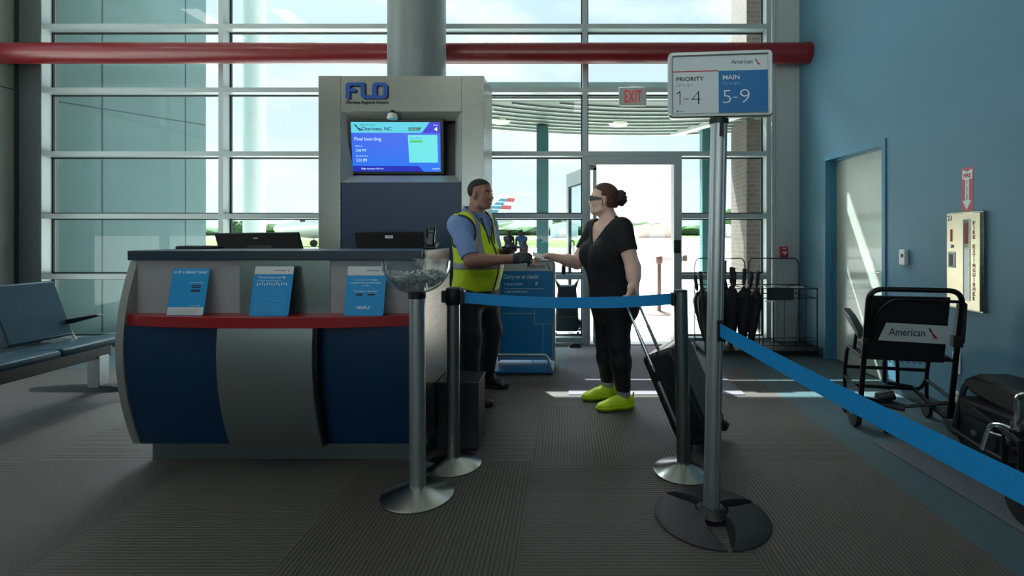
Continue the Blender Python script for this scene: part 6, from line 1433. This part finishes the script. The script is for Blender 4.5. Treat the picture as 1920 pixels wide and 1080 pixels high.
# glasses
gq = MB()
for s_ in (1, -1):
    g_ = [hq(.104, s_ * .006, .018), hq(.098, s_ * .062, .020), hq(.094, s_ * .064, -.014), hq(.100, s_ * .010, -.018)]
    gq.prism(g_, hR[0] * .006); gq.prism([hq(.098, s_ * .066, .020), hq(.005, s_ * .078, .006), hq(.005, s_ * .078, -.004), hq(.094, s_ * .066, -.012)], hR[1] * (s_ * .005))
gq.prism([hq(.105, .008, .014), hq(.105, -.008, .014), hq(.106, -.008, .006), hq(.106, .008, .006)], hR[0] * .005)
gq.build('glasses', pm('black_glasses', '#0b0e14', .18), wom, bevel=.0015)
for s_ in (1, -1): small(Form().cap(hq(.093, s_ * .018, .027), hq(.080, s_ * .048, .029), .0036, .003, .003), 'eyebrow', M_hair, wom, .0028)
small(Form().cap(hq(.0915, .013, -.065), hq(.0915, -.013, -.065), .0055, .0055, .002), 'lips', pm('pink_lips', '#a8655c', .4), wom, .0026)
# t-shirt with v-neck
M_tee = pm('black_cotton', '#17181b', .8, 0, .12, 25, .7, 11, bdist=.025)
D, ax = clothes(torso, [(armL, shL, elL, .60), (armR, shR, elR, .66)], .006, .013); X, Y, Z = grid(ax)
lp_s = ((X - sh_c.x) * wl_.x + (Y - sh_c.y) * wl_.y); fp = ((X - sh_c.x) * wf_.x + (Y - sh_c.y) * wf_.y); dz = Z - sh_c.z
T1 = np.maximum(D, (pel.z - .055) - Z)
vn = np.where(fp > -.005, np.abs(lp_s) - np.clip(.098 * (dz + .125) / .14, 0, .12), 1.0)
nk = np.where(fp <= 0, np.sqrt((X - neck.x) ** 2 + (Y - neck.y) ** 2) - .075, 1.0); nk = np.where(Z > sh_c.z + .015, nk, 1.0)
T1 = np.maximum(np.maximum(T1, -vn), -nk); T1 = np.maximum(T1, -(D + .011))
skin_mesh(T1, ax, 't_shirt', M_tee, wom)
M_leg = pm('black_leggings', '#101116', .65, 0, .1, 25, .6, 12, bdist=.02)
tf = Form(); tf += legs; tf.ell(pel - Z_ * .04 - wf_ * .02, (.150, .180, .14), (wf_, wl_, wu_), .05)
for s_ in (1, -1): tf.ell(pel - Z_ * .06 - wf_ * .070 + wl_ * (.075 * s_), (.095, .092, .10), (wf_, wl_, wu_), .05)
D, ax = field(tf, .0062, .010); X, Y, Z = grid(ax); skin_mesh(np.maximum(np.maximum(D, Z - (pel.z + .03)), .135 - Z), ax, 'leggings', M_leg, wom)
for an_ in (ankL, ankR): small(Form().cap(an_ - Z_ * .03, an_ + Z_ * .06, .047, .048, .02), 'sock', pm('pale_grey_sock', '#8d9093', .8), wom, .005)
M_neon = pm('neon_yellow_shoe', '#c6e014', .5, 0, .12, 40, .3, 120); M_neon2 = pm('neon_yellow_sole', '#b4d020', .5)
for an_, d_ in ((ankL, (-.965, -.25)), (ankR, (-.95, -.28))):
    a, d, s, sho = shoe(an_, d_, M_neon, M_neon2, wom, 'shoe', .275)
    lc = Form()
    for k_ in range(4): p_ = a + d * (.055 + .022 * k_) + Z_ * (.104 - .0125 * k_); lc.cap(p_ + s * .026 - Z_ * .010, p_ + Z_ * .002, .0042, .0042, .003).cap(p_ + Z_ * .002, p_ - s * .026 - Z_ * .010, .0042, .0042, .003)
    small(lc, 'laces', pm('neon_lace', '#d8ee60', .6), sho, .003)
    tb_ = Form().cap(a - d * .07 + Z_ * .07, a - d * .078 + Z_ * .115, .010, .006, .008); small(tb_, 'heel_tab', M_neon2, sho, .004)
# the paper passed between them
pc_ = P(1009, 479, 3.67); t = thing('boarding_slip', 'small white paper slip passing from the gloved hand to the woman', 'paper', pc_)
MB().obox(pc_, Vector((.92, .1, -.25)).normalized(), Vector((-.1, .8, .5)).normalized(), Vector((.2, -.55, .8)).normalized(), .042, .030, .0008).build('sheet', pm('white_paper', '#dcdde2', .6), t)

# ------------------------------------------------------------------ two ground crew far outside
def crew(px, Y, lean, cols, lab):
    x = (px - CX) / F * Y; t = thing('person', lab, 'person', (x, Y, gz)); b = Vector((x, Y, gz)); f = Form(); u = Form()
    hp = b + Z_ * .80; ch = hp + Vector((lean * .30, -.05, .34)); hd = ch + Vector((lean * .12, -.03, .20))
    f.cap(b + Vector((-.10, 0, .08)), hp - X_ * .08, .06, .10).cap(b + Vector((.10, .05, .08)), hp + X_ * .08, .06, .10).cap(hp, ch, .13, .14, .05).cap(ch - X_ * .16, ch + X_ * .16, .07, .07, .04)
    f.cap(ch - X_ * .2, ch + Vector((lean * .3 - .1, -.2, -.35)), .055, .04).cap(ch + X_ * .2, ch + Vector((lean * .3 + .2, -.15, -.35)), .055, .04).cap(ch + Z_ * .08, hd, .055, .055, .03).ell(hd + Z_ * .03, (.09, .10, .115))
    for s_ in (-.1, .1): f.cap(b + Vector((s_, -.08, .05)), b + Vector((s_, .08, .05)), .045)
    D, ax = field(f, .018); skin_mesh(D, ax, 'body', pm('crew_' + cols[0], cols[0], .9, spec=.05), t)
    g_ = Form().cap(hp, ch, .13, .14, .05).cap(ch - X_ * .16, ch + X_ * .16, .07, .07, .04); D, ax = field(g_, .018, .02); skin_mesh(D, ax, 'vest', pm('crew_' + cols[1], cols[1], .9, spec=.05), t)
    c_ = Form().ell(hd + Z_ * .075, (.105, .115, .075)); D, ax = field(c_, .015); skin_mesh(D, ax, 'cap', pm('crew_' + cols[2], cols[2], .9, spec=.05), t)
crew(953, 22, .1, ('#0b0e11', '#06090d', '#07090b'), 'ground crew worker in dark clothes far out on the apron beside the jet')
crew(982, 20, -.3, ('#24140d', '#142236', '#080a0c'), 'ground crew worker in an orange top bending over, out on the apron')
